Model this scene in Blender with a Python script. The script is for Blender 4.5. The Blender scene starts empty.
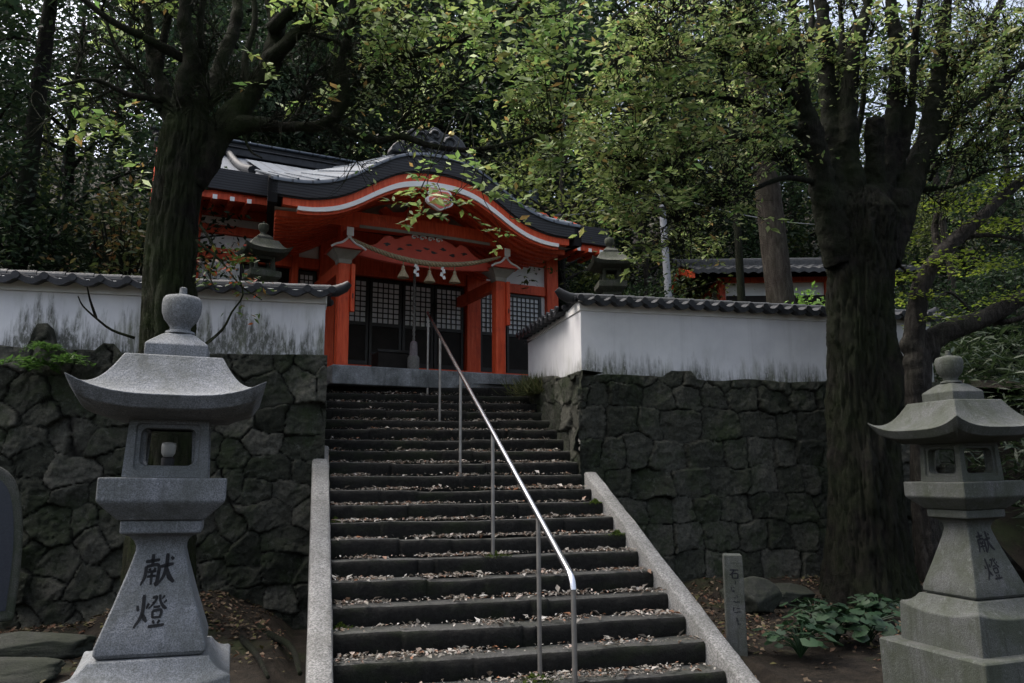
import bpy, math, random
import numpy as np
from mathutils import Vector, Matrix
from math import sin, cos, pi, radians

# ------------------------------------------------------------------ camera, sky, sun, exposure
SC = bpy.context.scene
COL = SC.collection
H = .16; RUN = H / .4546; D0 = 41.38 * H          # stair rise, tread, distance of the first step
EYE = 9.03 * H + H
FPX = 796.; PITCH, ROLL, YAW = radians(9.486), radians(-.388), radians(14.1546)

def cam_basis():
    R = np.array([1, 0, 0.]); F = np.array([0, cos(PITCH), sin(PITCH)]); U = np.array([0, -sin(PITCH), cos(PITCH)])
    c, s = cos(ROLL), sin(ROLL)
    R, U = c * R + s * U, -s * R + c * U
    M = np.array([[cos(YAW), sin(YAW), 0], [-sin(YAW), cos(YAW), 0], [0, 0, 1]])
    return M @ R, M @ U, M @ F
CR, CU, CF = cam_basis()
CO = np.array([0, 0, EYE])
def ray(x, y): return CR * (x - 512) / FPX + CU * (341.5 - y) / FPX + CF
def at(x, y, Y):
    d = ray(x, y); p = CO + d * (Y / d[1]); return Vector(p)
def gnd(x, y, Z=0.):
    d = ray(x, y); p = CO + d * ((Z - EYE) / d[2]); return Vector(p)

cd = bpy.data.cameras.new('camera'); cam = bpy.data.objects.new('camera', cd); COL.objects.link(cam)
cd.sensor_width = 36; cd.lens = FPX / 1024 * 36; cd.clip_start = .05; cd.clip_end = 2000
cam.matrix_world = Matrix(((CR[0], CU[0], -CF[0], 0), (CR[1], CU[1], -CF[1], 0), (CR[2], CU[2], -CF[2], EYE), (0, 0, 0, 1)))
SC.camera = cam
SUN_EL, SUN_AZ = radians(62), radians(296)          # azimuth from +Y clockwise: bright cloud high behind the trees, to the left
w = bpy.data.worlds.new('World'); SC.world = w; w.use_nodes = True
wn = w.node_tree.nodes; wl = w.node_tree.links
sky = wn.new('ShaderNodeTexSky'); sky.sky_type = 'NISHITA'; sky.sun_disc = False
sky.sun_elevation = SUN_EL; sky.sun_rotation = SUN_AZ
sky.air_density = 1.0; sky.dust_density = 8.0; sky.ozone_density = 1.5; sky.altitude = 50
hs = wn.new('ShaderNodeHueSaturation'); hs.inputs['Saturation'].default_value = .66        # a white overcast sky
wl.new(sky.outputs[0], hs.inputs['Color']); wl.new(hs.outputs[0], wn['Background'].inputs[0]); wn['Background'].inputs[1].default_value = .15
sd = bpy.data.lights.new('sun', 'SUN'); so = bpy.data.objects.new('sun', sd); COL.objects.link(so)
sd.energy = .6; sd.angle = radians(40); sd.color = (1, .97, .92)
so.rotation_euler = (pi / 2 - SUN_EL, 0, pi - SUN_AZ)
sv = Vector((sin(SUN_AZ) * cos(SUN_EL), cos(SUN_AZ) * cos(SUN_EL), sin(SUN_EL)))
so.rotation_euler = (-sv).to_track_quat('-Z', 'Y').to_euler()
SC.view_settings.view_transform = 'Standard'; SC.view_settings.look = 'None'
SC.view_settings.gamma = 1; SC.view_settings.exposure = 1.45; SC.view_settings.use_curve_mapping = False
SC.cycles.max_bounces = 6; SC.cycles.transparent_max_bounces = 4

# ------------------------------------------------------------------ materials
def mat(name, col, rough=.8, spec=.3, metal=0., var=None, vscale=4., bump=0., bscale=30., stretch=None):
    """Principled with a noise-mixed colour (col..var) and a noise bump, in object space."""
    m = bpy.data.materials.new(name); m.use_nodes = True
    nt = m.node_tree; n, l = nt.nodes, nt.links
    b = n['Principled BSDF']; b.inputs['Roughness'].default_value = rough
    b.inputs['Specular IOR Level'].default_value = spec; b.inputs['Metallic'].default_value = metal
    b.inputs['Base Color'].default_value = (*col, 1)
    m['b'] = 1
    if var or bump:
        tc = n.new('ShaderNodeTexCoord'); co = tc.outputs['Object']
        if stretch:
            mp = n.new('ShaderNodeMapping'); mp.inputs['Scale'].default_value = stretch; l.new(co, mp.inputs[0]); co = mp.outputs[0]
    if var:
        t = noise(nt, co, vscale, 8, .62); r = ramp(nt, t, [(.35, col), (.65, var)]); l.new(r, b.inputs['Base Color'])
    if bump:
        t = noise(nt, co, bscale, 6, .65); bp = n.new('ShaderNodeBump'); bp.inputs['Strength'].default_value = bump
        bp.inputs['Distance'].default_value = .02; l.new(t, bp.inputs['Height']); l.new(bp.outputs[0], b.inputs['Normal'])
    return m
def noise(nt, co, scale, detail=5, rough=.55, dist=0.):
    t = nt.nodes.new('ShaderNodeTexNoise'); t.inputs['Scale'].default_value = scale; t.inputs['Detail'].default_value = detail
    t.inputs['Roughness'].default_value = rough; t.inputs['Distortion'].default_value = dist
    nt.links.new(co, t.inputs['Vector']); return t.outputs['Fac']
def ramp(nt, fac, stops, const=False):
    r = nt.nodes.new('ShaderNodeValToRGB'); e = r.color_ramp.elements
    if const: r.color_ramp.interpolation = 'CONSTANT'
    while len(e) < len(stops): e.new(.5)
    for i, (p, c) in enumerate(stops):
        e[i].position = p; e[i].color = (*c, 1) if len(c) == 3 else c
    nt.links.new(fac, r.inputs[0]); return r.outputs[0]
def mix(nt, fac, a, b):
    x = nt.nodes.new('ShaderNodeMix'); x.data_type = 'RGBA'
    if isinstance(fac, float): x.inputs[0].default_value = fac
    else: nt.links.new(fac, x.inputs[0])
    for s, v in ((6, a), (7, b)):
        if isinstance(v, tuple): x.inputs[s].default_value = (*v, 1)
        else: nt.links.new(v, x.inputs[s])
    return x.outputs[2]
def math_(nt, op, a, b=None, c=None, clamp=False):
    x = nt.nodes.new('ShaderNodeMath'); x.operation = op; x.use_clamp = clamp
    for i, v in enumerate((a, b, c)):
        if v is None: continue
        if isinstance(v, (int, float)): x.inputs[i].default_value = v
        else: nt.links.new(v, x.inputs[i])
    return x.outputs[0]
def new(name, rough=.8, spec=.3):
    m = bpy.data.materials.new(name); m.use_nodes = True; nt = m.node_tree
    b = nt.nodes['Principled BSDF']; b.inputs['Roughness'].default_value = rough; b.inputs['Specular IOR Level'].default_value = spec
    tc = nt.nodes.new('ShaderNodeTexCoord')
    return m, nt, b, tc.outputs['Object']
def sep(nt, co):
    s = nt.nodes.new('ShaderNodeSeparateXYZ'); nt.links.new(co, s.inputs[0]); return s.outputs
def scaled(nt, co, s):
    mp = nt.nodes.new('ShaderNodeMapping'); mp.inputs['Scale'].default_value = s; nt.links.new(co, mp.inputs[0]); return mp.outputs[0]
def bump(nt, b, h, strength=.5, dist=.02):
    bp = nt.nodes.new('ShaderNodeBump'); bp.inputs['Strength'].default_value = strength; bp.inputs['Distance'].default_value = dist
    nt.links.new(h, bp.inputs['Height']); nt.links.new(bp.outputs[0], b.inputs['Normal'])

def granite(name, c0, c1, stain, amount=.5, speck=160.):
    m, nt, b, co = new(name, .82, .3)
    base = ramp(nt, noise(nt, co, speck, 3, .7), [(.34, tuple(x * .62 for x in c0)), (.46, c0), (.58, c1), (.74, tuple(min(1, x * 1.2) for x in c1))])
    st = ramp(nt, noise(nt, co, 3.2, 9, .68, .4), [(.5 - amount * .2, (0, 0, 0)), (.62, (1, 1, 1))])
    st2 = ramp(nt, noise(nt, scaled(nt, co, (14, 14, 1.6)), 1.3, 7, .6), [(.5, (0, 0, 0)), (.72, (1, 1, 1))])
    c = mix(nt, math_(nt, 'MULTIPLY', st, amount), base, stain)
    c = mix(nt, math_(nt, 'MULTIPLY', st2, amount * .55), c, tuple(x * .8 for x in stain))
    li = ramp(nt, noise(nt, co, 17, 8, .78), [(.575, (0, 0, 0)), (.64, (1, 1, 1))])
    c = mix(nt, math_(nt, 'MULTIPLY', li, .38 * amount), c, tuple(min(1, x * 1.75) for x in c1))
    dk = ramp(nt, noise(nt, scaled(nt, co, (20, 20, 1.0)), 1.1, 6, .6), [(.56, (0, 0, 0)), (.70, (1, 1, 1))])
    c = mix(nt, math_(nt, 'MULTIPLY', dk, .62 * amount), c, tuple(x * .55 for x in stain))
    nt.links.new(c, b.inputs['Base Color'])
    bump(nt, b, math_(nt, 'ADD', noise(nt, co, 70, 6, .7), noise(nt, co, 9, 4, .6)), .45, .015)
    return m
M = {}
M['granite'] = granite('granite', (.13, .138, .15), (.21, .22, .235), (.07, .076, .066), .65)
M['granite_dark'] = granite('granite_dark', (.055, .058, .058), (.09, .093, .093), (.03, .037, .022), .8)  # darker tone of the granite, for the second lantern and the marker post
M['granite_old'] = granite('granite_old', (.06, .06, .055), (.11, .108, .095), (.03, .04, .02), .8, 90)
M['kerb_granite'] = granite('kerb_granite', (.13, .13, .125), (.24, .237, .23), (.07, .07, .06), .5, 60)
M['rock'] = granite('mossy_rock', (.011, .0115, .0095), (.024, .0245, .021), (.009, .013, .005), .85, 60)
M['bracket_stone'] = granite('bracket_stone', (.20, .215, .23), (.29, .31, .33), (.05, .056, .054), .75, 120)

def vcol_stone(name):
    """dressed field stones: a tone per stone, lichen and moss in patches, dark earth in the joints"""
    m, nt, b, co = new(name, .9, .22)
    at_ = nt.nodes.new('ShaderNodeAttribute'); at_.attribute_name = 'tone'
    jt = nt.nodes.new('ShaderNodeAttribute'); jt.attribute_name = 'joint'
    base = ramp(nt, at_.outputs['Fac'], [(0, (.022, .025, .018)), (.3, (.048, .052, .039)), (.65, (.084, .085, .07)), (1, (.15, .147, .125))])
    gr = ramp(nt, noise(nt, co, 28, 8, .72), [(.3, (.45, .45, .45)), (.7, (1.5, 1.5, 1.45))])
    x = nt.nodes.new('ShaderNodeMix'); x.data_type = 'RGBA'; x.blend_type = 'MULTIPLY'; x.inputs[0].default_value = 1
    nt.links.new(base, x.inputs[6]); nt.links.new(gr, x.inputs[7]); c = x.outputs[2]
    moss = ramp(nt, noise(nt, co, 1.5, 9, .7, .3), [(.47, (0, 0, 0)), (.62, (1, 1, 1))])
    c = mix(nt, math_(nt, 'MULTIPLY', moss, .75), c, (.03, .048, .016))
    lich = ramp(nt, noise(nt, co, 13, 9, .8), [(.54, (0, 0, 0)), (.64, (1, 1, 1))])
    c = mix(nt, math_(nt, 'MULTIPLY', lich, .5), c, (.16, .165, .145))
    c = mix(nt, jt.outputs['Fac'], c, (.007, .0065, .005))
    nt.links.new(c, b.inputs['Base Color'])
    bump(nt, b, math_(nt, 'ADD', noise(nt, co, 26, 9, .8), noise(nt, co, 90, 5, .75)), 1., .05)
    return m
M['wall_stone'] = vcol_stone('wall_stone')

def plaster(name, zlo, amount):
    """lime plaster; black mould and algae creep up in ragged streaks from the stone footing, thin rain streaks from the eave"""
    m, nt, b, co = new(name, .9, .15)
    X, Y, Z = sep(nt, co)
    base = ramp(nt, noise(nt, co, 2.2, 6, .6), [(.3, (.56, .56, .575)), (.7, (.68, .68, .685))])
    hgt = math_(nt, 'SUBTRACT', Z, zlo)
    streak = noise(nt, scaled(nt, co, (9, 9, 1.1)), 1.6, 8, .68, .2)
    big = noise(nt, scaled(nt, co, (1, 1, .25)), 1.5, 4, .55)
    lim = math_(nt, 'MULTIPLY_ADD', math_(nt, 'ADD', math_(nt, 'MULTIPLY', streak, .75), math_(nt, 'MULTIPLY', big, .7)), 1.9 * amount, -1.0 * amount)
    k = math_(nt, 'SUBTRACT', lim, hgt)
    k = math_(nt, 'MULTIPLY', k, 3.2, clamp=True)
    sp = ramp(nt, noise(nt, scaled(nt, co, (22, 22, 9)), 1.0, 8, .8), [(.36, (0, 0, 0)), (.52, (1, 1, 1))])
    k = math_(nt, 'MULTIPLY', k, math_(nt, 'MULTIPLY_ADD', sp, .72, .2))
    c = mix(nt, k, base, (.07, .074, .058))
    g = ramp(nt, noise(nt, scaled(nt, co, (3, 3, .8)), 2.0, 6, .6), [(.5, (0, 0, 0)), (.7, (1, 1, 1))])
    kk = math_(nt, 'MULTIPLY', math_(nt, 'MULTIPLY', math_(nt, 'SUBTRACT', .5 * amount + .2, hgt), 2.2, clamp=True), math_(nt, 'MULTIPLY', g, .55))
    c = mix(nt, kk, c, (.17, .18, .11))
    rain = ramp(nt, noise(nt, scaled(nt, co, (16, 16, .35)), 1.2, 5, .5), [(.55, (0, 0, 0)), (.75, (1, 1, 1))])
    c = mix(nt, math_(nt, 'MULTIPLY', rain, .22), c, (.34, .34, .33))
    nt.links.new(c, b.inputs['Base Color'])
    bump(nt, b, noise(nt, co, 45, 6, .65), .18, .01)
    return m
M['plaster_dirty'] = plaster('plaster_dirty', 3.12, 1.12)
M['plaster'] = plaster('plaster', 2.95, .62)
M['white_wall'] = mat('white_wall', (.62, .62, .60), .9, .15, var=(.7, .7, .68), vscale=3)
M['polished_stone'] = mat('polished_stone', (.03, .035, .045), .25, .5, var=(.04, .046, .058), vscale=60)
M['tile'] = mat('roof_tile', (.012, .013, .015), .5, .28, var=(.028, .03, .034), vscale=9, bump=.15, bscale=40)
M['tile_worn'] = mat('roof_tile_worn', (.026, .028, .03), .5, .3, var=(.06, .063, .066), vscale=14, bump=.3, bscale=40)
def old_paint():
    m, nt, b, co = new('weathered_vermilion', .55, .3)
    g = noise(nt, scaled(nt, co, (16, 16, 1.6)), 1.6, 7, .65)
    c = ramp(nt, g, [(.28, (.44, .046, .016)), (.5, (.66, .085, .028)), (.75, (.76, .14, .058))])
    d = ramp(nt, noise(nt, co, 2.1, 8, .7), [(.54, (0, 0, 0)), (.70, (1, 1, 1))])
    c = mix(nt, math_(nt, 'MULTIPLY', d, .55), c, (.22, .028, .018))
    nt.links.new(c, b.inputs['Base Color']); bump(nt, b, g, .25, .01); return m
M['vermilion'] = old_paint()
M['vermilion_plain'] = mat('vermilion', (.55, .058, .026), .5, .35, var=(.64, .082, .038), vscale=2.5, bump=.05, bscale=60)
M['vermilion_carved'] = mat('vermilion_carved', (.60, .085, .05), .55, .35, var=(.68, .11, .07), vscale=5)
M['white_paint'] = mat('white_paint', (.74, .74, .72), .7, .25, var=(.8, .8, .78), vscale=6)
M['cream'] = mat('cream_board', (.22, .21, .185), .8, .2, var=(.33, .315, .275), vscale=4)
M['black_lacquer'] = mat('black_lacquer', (.012, .011, .010), .38, .4, var=(.02, .018, .016), vscale=6)
M['verge_dark'] = mat('verge_dark', (.010, .010, .011), .9, .1, var=(.018, .018, .018), vscale=6)
M['interior'] = mat('dark_boards', (.014, .012, .010), .7, .2, var=(.022, .019, .016), vscale=5)
M['paper'] = mat('shoji_paper', (.76, .77, .78), .9, .1, var=(.82, .83, .83), vscale=3)
M['straw'] = mat('straw', (.30, .24, .145), .95, .1, var=(.42, .35, .23), vscale=40, bump=.4, bscale=120)
M['bell_cloth'] = mat('faded_cloth', (.13, .11, .12), .9, .1, var=(.22, .2, .2), vscale=20)
M['bell_cotton'] = mat('grey_cotton', (.13, .125, .115), .95, .1, var=(.2, .195, .18), vscale=30)
M['gold'] = mat('gilding', (.75, .56, .20), .4, .5, .8)
M['pink'] = mat('pink_paint', (.66, .14, .11), .6, .3, var=(.72, .18, .14), vscale=8)
M['steel'] = mat('brushed_steel', (.62, .62, .64), .24, .5, 1.)
M['steel_dull'] = mat('dull_steel', (.22, .21, .20), .42, .5, .85, var=(.32, .31, .29), vscale=8)
M['ink'] = mat('black_ink', (.006, .006, .007), .8, .2, var=(.016, .017, .018), vscale=45)
M['engraved'] = mat('worn_ink', (.012, .013, .016), .85, .15)
M['glass'] = mat('frosted_glass', (.34, .34, .32), .3, .5)
M['concrete'] = mat('concrete', (.26, .27, .29), .8, .3, var=(.32, .33, .35), vscale=1.2)
M['wire'] = mat('wire', (.25, .26, .28), .4, .5)
M['dark_metal'] = mat('dark_metal', (.012, .012, .013), .5, .4)

def copper():
    m, nt, b, co = new('weathered_copper', .62, .3)
    X, Y, Z = sep(nt, co)
    c = ramp(nt, noise(nt, co, 2.4, 7, .6), [(.3, (.062, .076, .096)), (.7, (.12, .142, .17))])
    fx = math_(nt, 'FRACT', math_(nt, 'DIVIDE', math_(nt, 'ADD', X, 50.), .30))
    fy = math_(nt, 'FRACT', math_(nt, 'DIVIDE', math_(nt, 'ADD', Y, 50.), .24))
    lx = math_(nt, 'LESS_THAN', fx, .12); ly = math_(nt, 'LESS_THAN', fy, .14)
    k = math_(nt, 'MAXIMUM', lx, ly)
    c = mix(nt, math_(nt, 'MULTIPLY', k, .8), c, (.022, .027, .035))
    nt.links.new(c, b.inputs['Base Color']); bump(nt, b, k, .5, -.01)
    return m
M['copper'] = copper()
def bark_edge():
    """stacked shingle courses of the thick eave"""
    m, nt, b, co = new('shingle_edge', .75, .3)
    X, Y, Z = sep(nt, co)
    f = math_(nt, 'FRACT', math_(nt, 'MULTIPLY', math_(nt, 'ADD', Z, math_(nt, 'MULTIPLY', noise(nt, co, 2, 3), .03)), 22.))
    c = ramp(nt, f, [(0, (.012, .012, .013)), (.3, (.04, .041, .045)), (1, (.06, .062, .068))])
    nt.links.new(c, b.inputs['Base Color']); bump(nt, b, f, .4, .01)
    return m
M['shingle_edge'] = bark_edge()
def slate_roof():
    m, nt, b, co = new('shingle_slope', .75, .25)
    X, Y, Z = sep(nt, co)
    f = math_(nt, 'FRACT', math_(nt, 'MULTIPLY', math_(nt, 'ADD', Y, 20.), 6.))
    br = noise(nt, scaled(nt, co, (9, 5, 5)), 2.0, 6, .7)
    c = ramp(nt, br, [(.3, (.06, .07, .085)), (.7, (.14, .155, .18))])
    c = mix(nt, math_(nt, 'MULTIPLY', math_(nt, 'LESS_THAN', f, .15), .6), c, (.05, .055, .07))
    nt.links.new(c, b.inputs['Base Color']); bump(nt, b, f, .3, .02)
    return m
M['shingle_slope'] = slate_roof()

def bark(name, c0, c1, moss, amt, sc=1.):
    m, nt, b, co = new(name, .92, .15)
    f = noise(nt, scaled(nt, co, (7 * sc, 7 * sc, 1.7 * sc)), 2.2, 9, .72, .6)
    c = ramp(nt, f, [(.3, tuple(x * .4 for x in c0)), (.48, c0), (.7, c1)])
    g = ramp(nt, noise(nt, co, 1.5 * sc, 8, .68), [(.52 - amt * .2, (0, 0, 0)), (.64, (1, 1, 1))])
    c = mix(nt, math_(nt, 'MULTIPLY', g, amt), c, moss)
    nt.links.new(c, b.inputs['Base Color'])
    bump(nt, b, math_(nt, 'ADD', f, noise(nt, co, 60 * sc, 5, .7)), 1., .07)
    return m
M['bark_mossy'] = bark('bark_mossy', (.012, .010, .008), (.04, .032, .024), (.022, .036, .007), .8)
M['bark_dark'] = bark('bark_dark', (.009, .008, .0065), (.028, .025, .019), (.014, .023, .006), .7)
M['bark_grey'] = bark('bark_grey', (.03, .027, .024), (.085, .078, .068), (.03, .036, .018), .3)
M['bark_cedar'] = bark('bark_cedar', (.05, .042, .034), (.115, .10, .086), (.05, .055, .032), .3, .6)

def leaf(name, cols, rough=.42, spec=.5, trans=.35):
    m = bpy.data.materials.new(name); m.use_nodes = True; nt = m.node_tree; n, l = nt.nodes, nt.links
    b = n['Principled BSDF']; g = n.new('ShaderNodeNewGeometry')
    k = len(cols); st = [((i + .5) / k, c) for i, c in enumerate(cols)]
    c = ramp(nt, g.outputs['Random Per Island'], st)
    l.new(c, b.inputs['Base Color']); b.inputs['Roughness'].default_value = rough; b.inputs['Specular IOR Level'].default_value = spec
    t = n.new('ShaderNodeBsdfTranslucent'); hs = n.new('ShaderNodeHueSaturation'); hs.inputs['Value'].default_value = 1.5
    hs.inputs['Saturation'].default_value = 1.0; l.new(c, hs.inputs['Color']); l.new(hs.outputs[0], t.inputs[0])
    mx = n.new('ShaderNodeMixShader'); mx.inputs[0].default_value = trans
    l.new(b.outputs[0], mx.inputs[1]); l.new(t.outputs[0], mx.inputs[2]); l.new(mx.outputs[0], n['Material Output'].inputs[0])
    return m
M['leaf_ever'] = leaf('leaf_evergreen', [(.011, .021, .010), (.018, .034, .014), (.028, .045, .018), (.014, .028, .016)], .6, .2)
M['leaf_blue'] = leaf('leaf_bluegreen', [(.011, .02, .013), (.018, .03, .02), (.025, .038, .025)], .6, .2)
M['leaf_olive'] = leaf('leaf_olive', [(.05, .072, .018), (.07, .095, .022), (.09, .11, .03), (.055, .08, .02), (.08, .09, .025)], .6, .25)
M['leaf_fresh'] = leaf('leaf_fresh', [(0.091, 0.146, 0.036), (0.151, 0.213, 0.061), (0.242, 0.307, 0.101), (0.075, 0.120, 0.036), (0.332, 0.393, 0.202), (0.121, 0.179, 0.051), (0.181, 0.238, 0.061), (0.083, 0.127, 0.040), (0.212, 0.264, 0.081), (0.129, 0.179, 0.061), (0.408, 0.460, 0.282), (0.107, 0.152, 0.044), (0.121, 0.213, 0.061), (0.075, 0.146, 0.040), (0.135, 0.222, 0.061), (0.229, 0.150, 0.053)], .36, .5, .5)
M['leaf_mixed'] = leaf('leaf_mixed', [(0.074, 0.114, 0.031), (0.107, 0.151, 0.046), (0.161, 0.205, 0.064), (0.269, 0.311, 0.162), (0.080, 0.121, 0.036), (0.121, 0.167, 0.054), (0.148, 0.181, 0.054), (0.188, 0.235, 0.080), (0.088, 0.130, 0.036), (0.134, 0.174, 0.054), (0.101, 0.136, 0.046), (0.390, 0.383, 0.203), (0.094, 0.167, 0.046), (0.067, 0.130, 0.036), (0.107, 0.181, 0.054), (0.172, 0.125, 0.047)], .36, .5, .5)
M['leaf_maple'] = leaf('leaf_maple', [(0.098, 0.149, 0.017), (0.138, 0.190, 0.023), (0.172, 0.207, 0.034)], .6, .3, .45)
M['leaf_lime'] = leaf('leaf_lime', [(.10, .20, .03), (.14, .25, .045), (.08, .16, .03)], .5, .3, .4)
M['leaf_rust'] = leaf('leaf_rust', [(.045, .06, .02), (.06, .085, .025), (.13, .06, .02), (.09, .085, .03), (.05, .07, .02)])
M['leaf_red'] = leaf('leaf_red', [(.05, .09, .02), (.07, .11, .025), (.06, .10, .02), (.35, .05, .02), (.08, .12, .03)], .4, .5)
M['leaf_plant'] = leaf('leaf_plant', [(.008, .024, .010), (.013, .034, .013), (.02, .044, .018)], .5, .3, .12)
M['leaf_fern'] = leaf('leaf_fern', [(.045, .10, .02), (.06, .12, .025)], .5, .3, .4)
M['leaf_sasa'] = leaf('leaf_bamboo_grass', [(0.015, 0.028, 0.010), (0.022, 0.037, 0.014), (0.030, 0.045, 0.018)], .5, .4, .3)
M['moss_blade'] = leaf('moss_blade', [(.03, .05, .008), (.05, .08, .014), (.075, .105, .02)], .9, .1, .3)
M['grass_dry'] = leaf('dry_grass', [(.05, .06, .022), (.09, .09, .04), (.04, .055, .016)], .7, .2, .3)
M['litter'] = leaf('fallen_leaf', [(0.188, 0.175, 0.150), (0.325, 0.312, 0.281), (0.112, 0.094, 0.069), (0.250, 0.231, 0.206), (0.088, 0.056, 0.035), (0.150, 0.131, 0.110), (0.188, 0.081, 0.037), (0.425, 0.406, 0.375), (0.062, 0.048, 0.034), (0.213, 0.194, 0.169), (0.050, 0.040, 0.030)], .75, .25, .1)
M['litter_dark'] = leaf('fallen_leaf_dark', [(.06, .042, .027), (.09, .066, .042), (.15, .115, .08), (.085, .036, .02), (.04, .03, .02), (.07, .065, .025)], .8, .2, .1)
M['moss'] = mat('moss_cushion', (.028, .05, .008), .95, .1, var=(.06, .095, .016), vscale=40, bump=1., bscale=160)
def soil():
    m, nt, b, co = new('forest_floor', .95, .15)
    c = ramp(nt, noise(nt, co, 5, 9, .75), [(.3, (.007, .006, .0045)), (.5, (.018, .0145, .0105)), (.7, (.038, .03, .022))])
    g = ramp(nt, noise(nt, co, 1.1, 7, .65), [(.54, (0, 0, 0)), (.66, (1, 1, 1))])
    c = mix(nt, math_(nt, 'MULTIPLY', g, .6), c, (.03, .042, .014))
    nt.links.new(c, b.inputs['Base Color']); bump(nt, b, noise(nt, co, 24, 8, .75), .9, .05)
    return m
M['soil'] = soil()
def step_stone():
    """worn granite treads; the risers use a much darker stone with mossy patches"""
    m, nt, b, co = new('step_stone', .85, .25)
    c = ramp(nt, noise(nt, co, 55, 6, .7), [(.3, (.03, .03, .028)), (.5, (.055, .055, .051)), (.72, (.10, .10, .095))])
    g = ramp(nt, noise(nt, co, 2.3, 8, .7), [(.46, (0, 0, 0)), (.62, (1, 1, 1))])
    c = mix(nt, math_(nt, 'MULTIPLY', g, .6), c, (.03, .033, .024))
    nt.links.new(c, b.inputs['Base Color']); bump(nt, b, noise(nt, co, 30, 8, .75), .6, .02)
    return m
def riser_stone():  # riser faces, far darker in base colour than the treads, with mossy patches
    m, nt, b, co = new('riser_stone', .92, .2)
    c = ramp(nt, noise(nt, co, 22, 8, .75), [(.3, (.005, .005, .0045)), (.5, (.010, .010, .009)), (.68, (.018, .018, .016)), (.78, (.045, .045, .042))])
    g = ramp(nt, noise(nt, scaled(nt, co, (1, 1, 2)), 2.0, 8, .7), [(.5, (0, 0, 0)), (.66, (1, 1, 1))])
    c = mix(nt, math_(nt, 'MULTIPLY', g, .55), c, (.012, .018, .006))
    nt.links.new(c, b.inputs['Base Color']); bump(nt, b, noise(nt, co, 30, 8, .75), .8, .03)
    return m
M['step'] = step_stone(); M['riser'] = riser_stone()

# ------------------------------------------------------------------ mesh helpers
rs = np.random.RandomState
_lat = rs(7).rand(64, 64, 64).astype(np.float32)
def vnoise(p):
    """value noise in [0,1] at points p (N,3)"""
    p = np.asarray(p, float); i = np.floor(p).astype(int); f = p - i; f = f * f * (3 - 2 * f); out = 0
    for dx in (0, 1):
        for dy in (0, 1):
            for dz in (0, 1):
                wgt = (f[..., 0] if dx else 1 - f[..., 0]) * (f[..., 1] if dy else 1 - f[..., 1]) * (f[..., 2] if dz else 1 - f[..., 2])
                out = out + wgt * _lat[(i[..., 0] + dx) % 64, (i[..., 1] + dy) % 64, (i[..., 2] + dz) % 64]
    return out
def fbm(p, o=4):
    p = np.asarray(p, float); a, s, t = 1., 0., 0.
    for k in range(o): s = s + a * vnoise(p * 2 ** k + 13.7 * k); t += a; a *= .55
    return s / t

def link(o, parent=None):
    COL.objects.link(o)
    if parent is not None: o.parent = parent
    return o
def tag(o, label=None, cat=None, group=None, kind=None):
    if label: o['label'] = label
    if cat: o['category'] = cat
    if group: o['group'] = group
    if kind: o['kind'] = kind
    return o
def empty(name, loc, rz=0., label=None, cat=None, group=None):
    o = bpy.data.objects.new(name, None); o.location = loc; o.rotation_euler = (0, 0, rz); link(o); o.empty_display_size = .2
    return tag(o, label, cat, group)
def copy_tree(o, parent=None):
    c = o.copy(); COL.objects.link(c); c.parent = parent
    for ch in [x for x in CH.get(o.name, [])]: copy_tree(ch, c)
    return c
CH = {}
def npmesh(name, V, F, mats, parent=None, smooth=False, mi=None):
    """V (N,3), F (M,k) arrays of one polygon size"""
    V = np.asarray(V, np.float32); F = np.asarray(F, np.int32)
    me = bpy.data.meshes.new(name); k = F.shape[1]
    me.vertices.add(len(V)); me.vertices.foreach_set('co', V.ravel())
    me.loops.add(F.size); me.loops.foreach_set('vertex_index', F.ravel())
    me.polygons.add(len(F)); me.polygons.foreach_set('loop_start', np.arange(0, F.size, k, dtype=np.int32))
    if smooth: me.polygons.foreach_set('use_smooth', np.ones(len(F), bool))
    for m in (mats if isinstance(mats, (list, tuple)) else [mats]): me.materials.append(M[m])
    if mi is not None: me.polygons.foreach_set('material_index', np.asarray(mi, np.int32))
    me.update(calc_edges=True)
    o = bpy.data.objects.new(name, me); link(o, parent)
    if parent is not None: CH.setdefault(parent.name, []).append(o)
    return o
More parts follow.
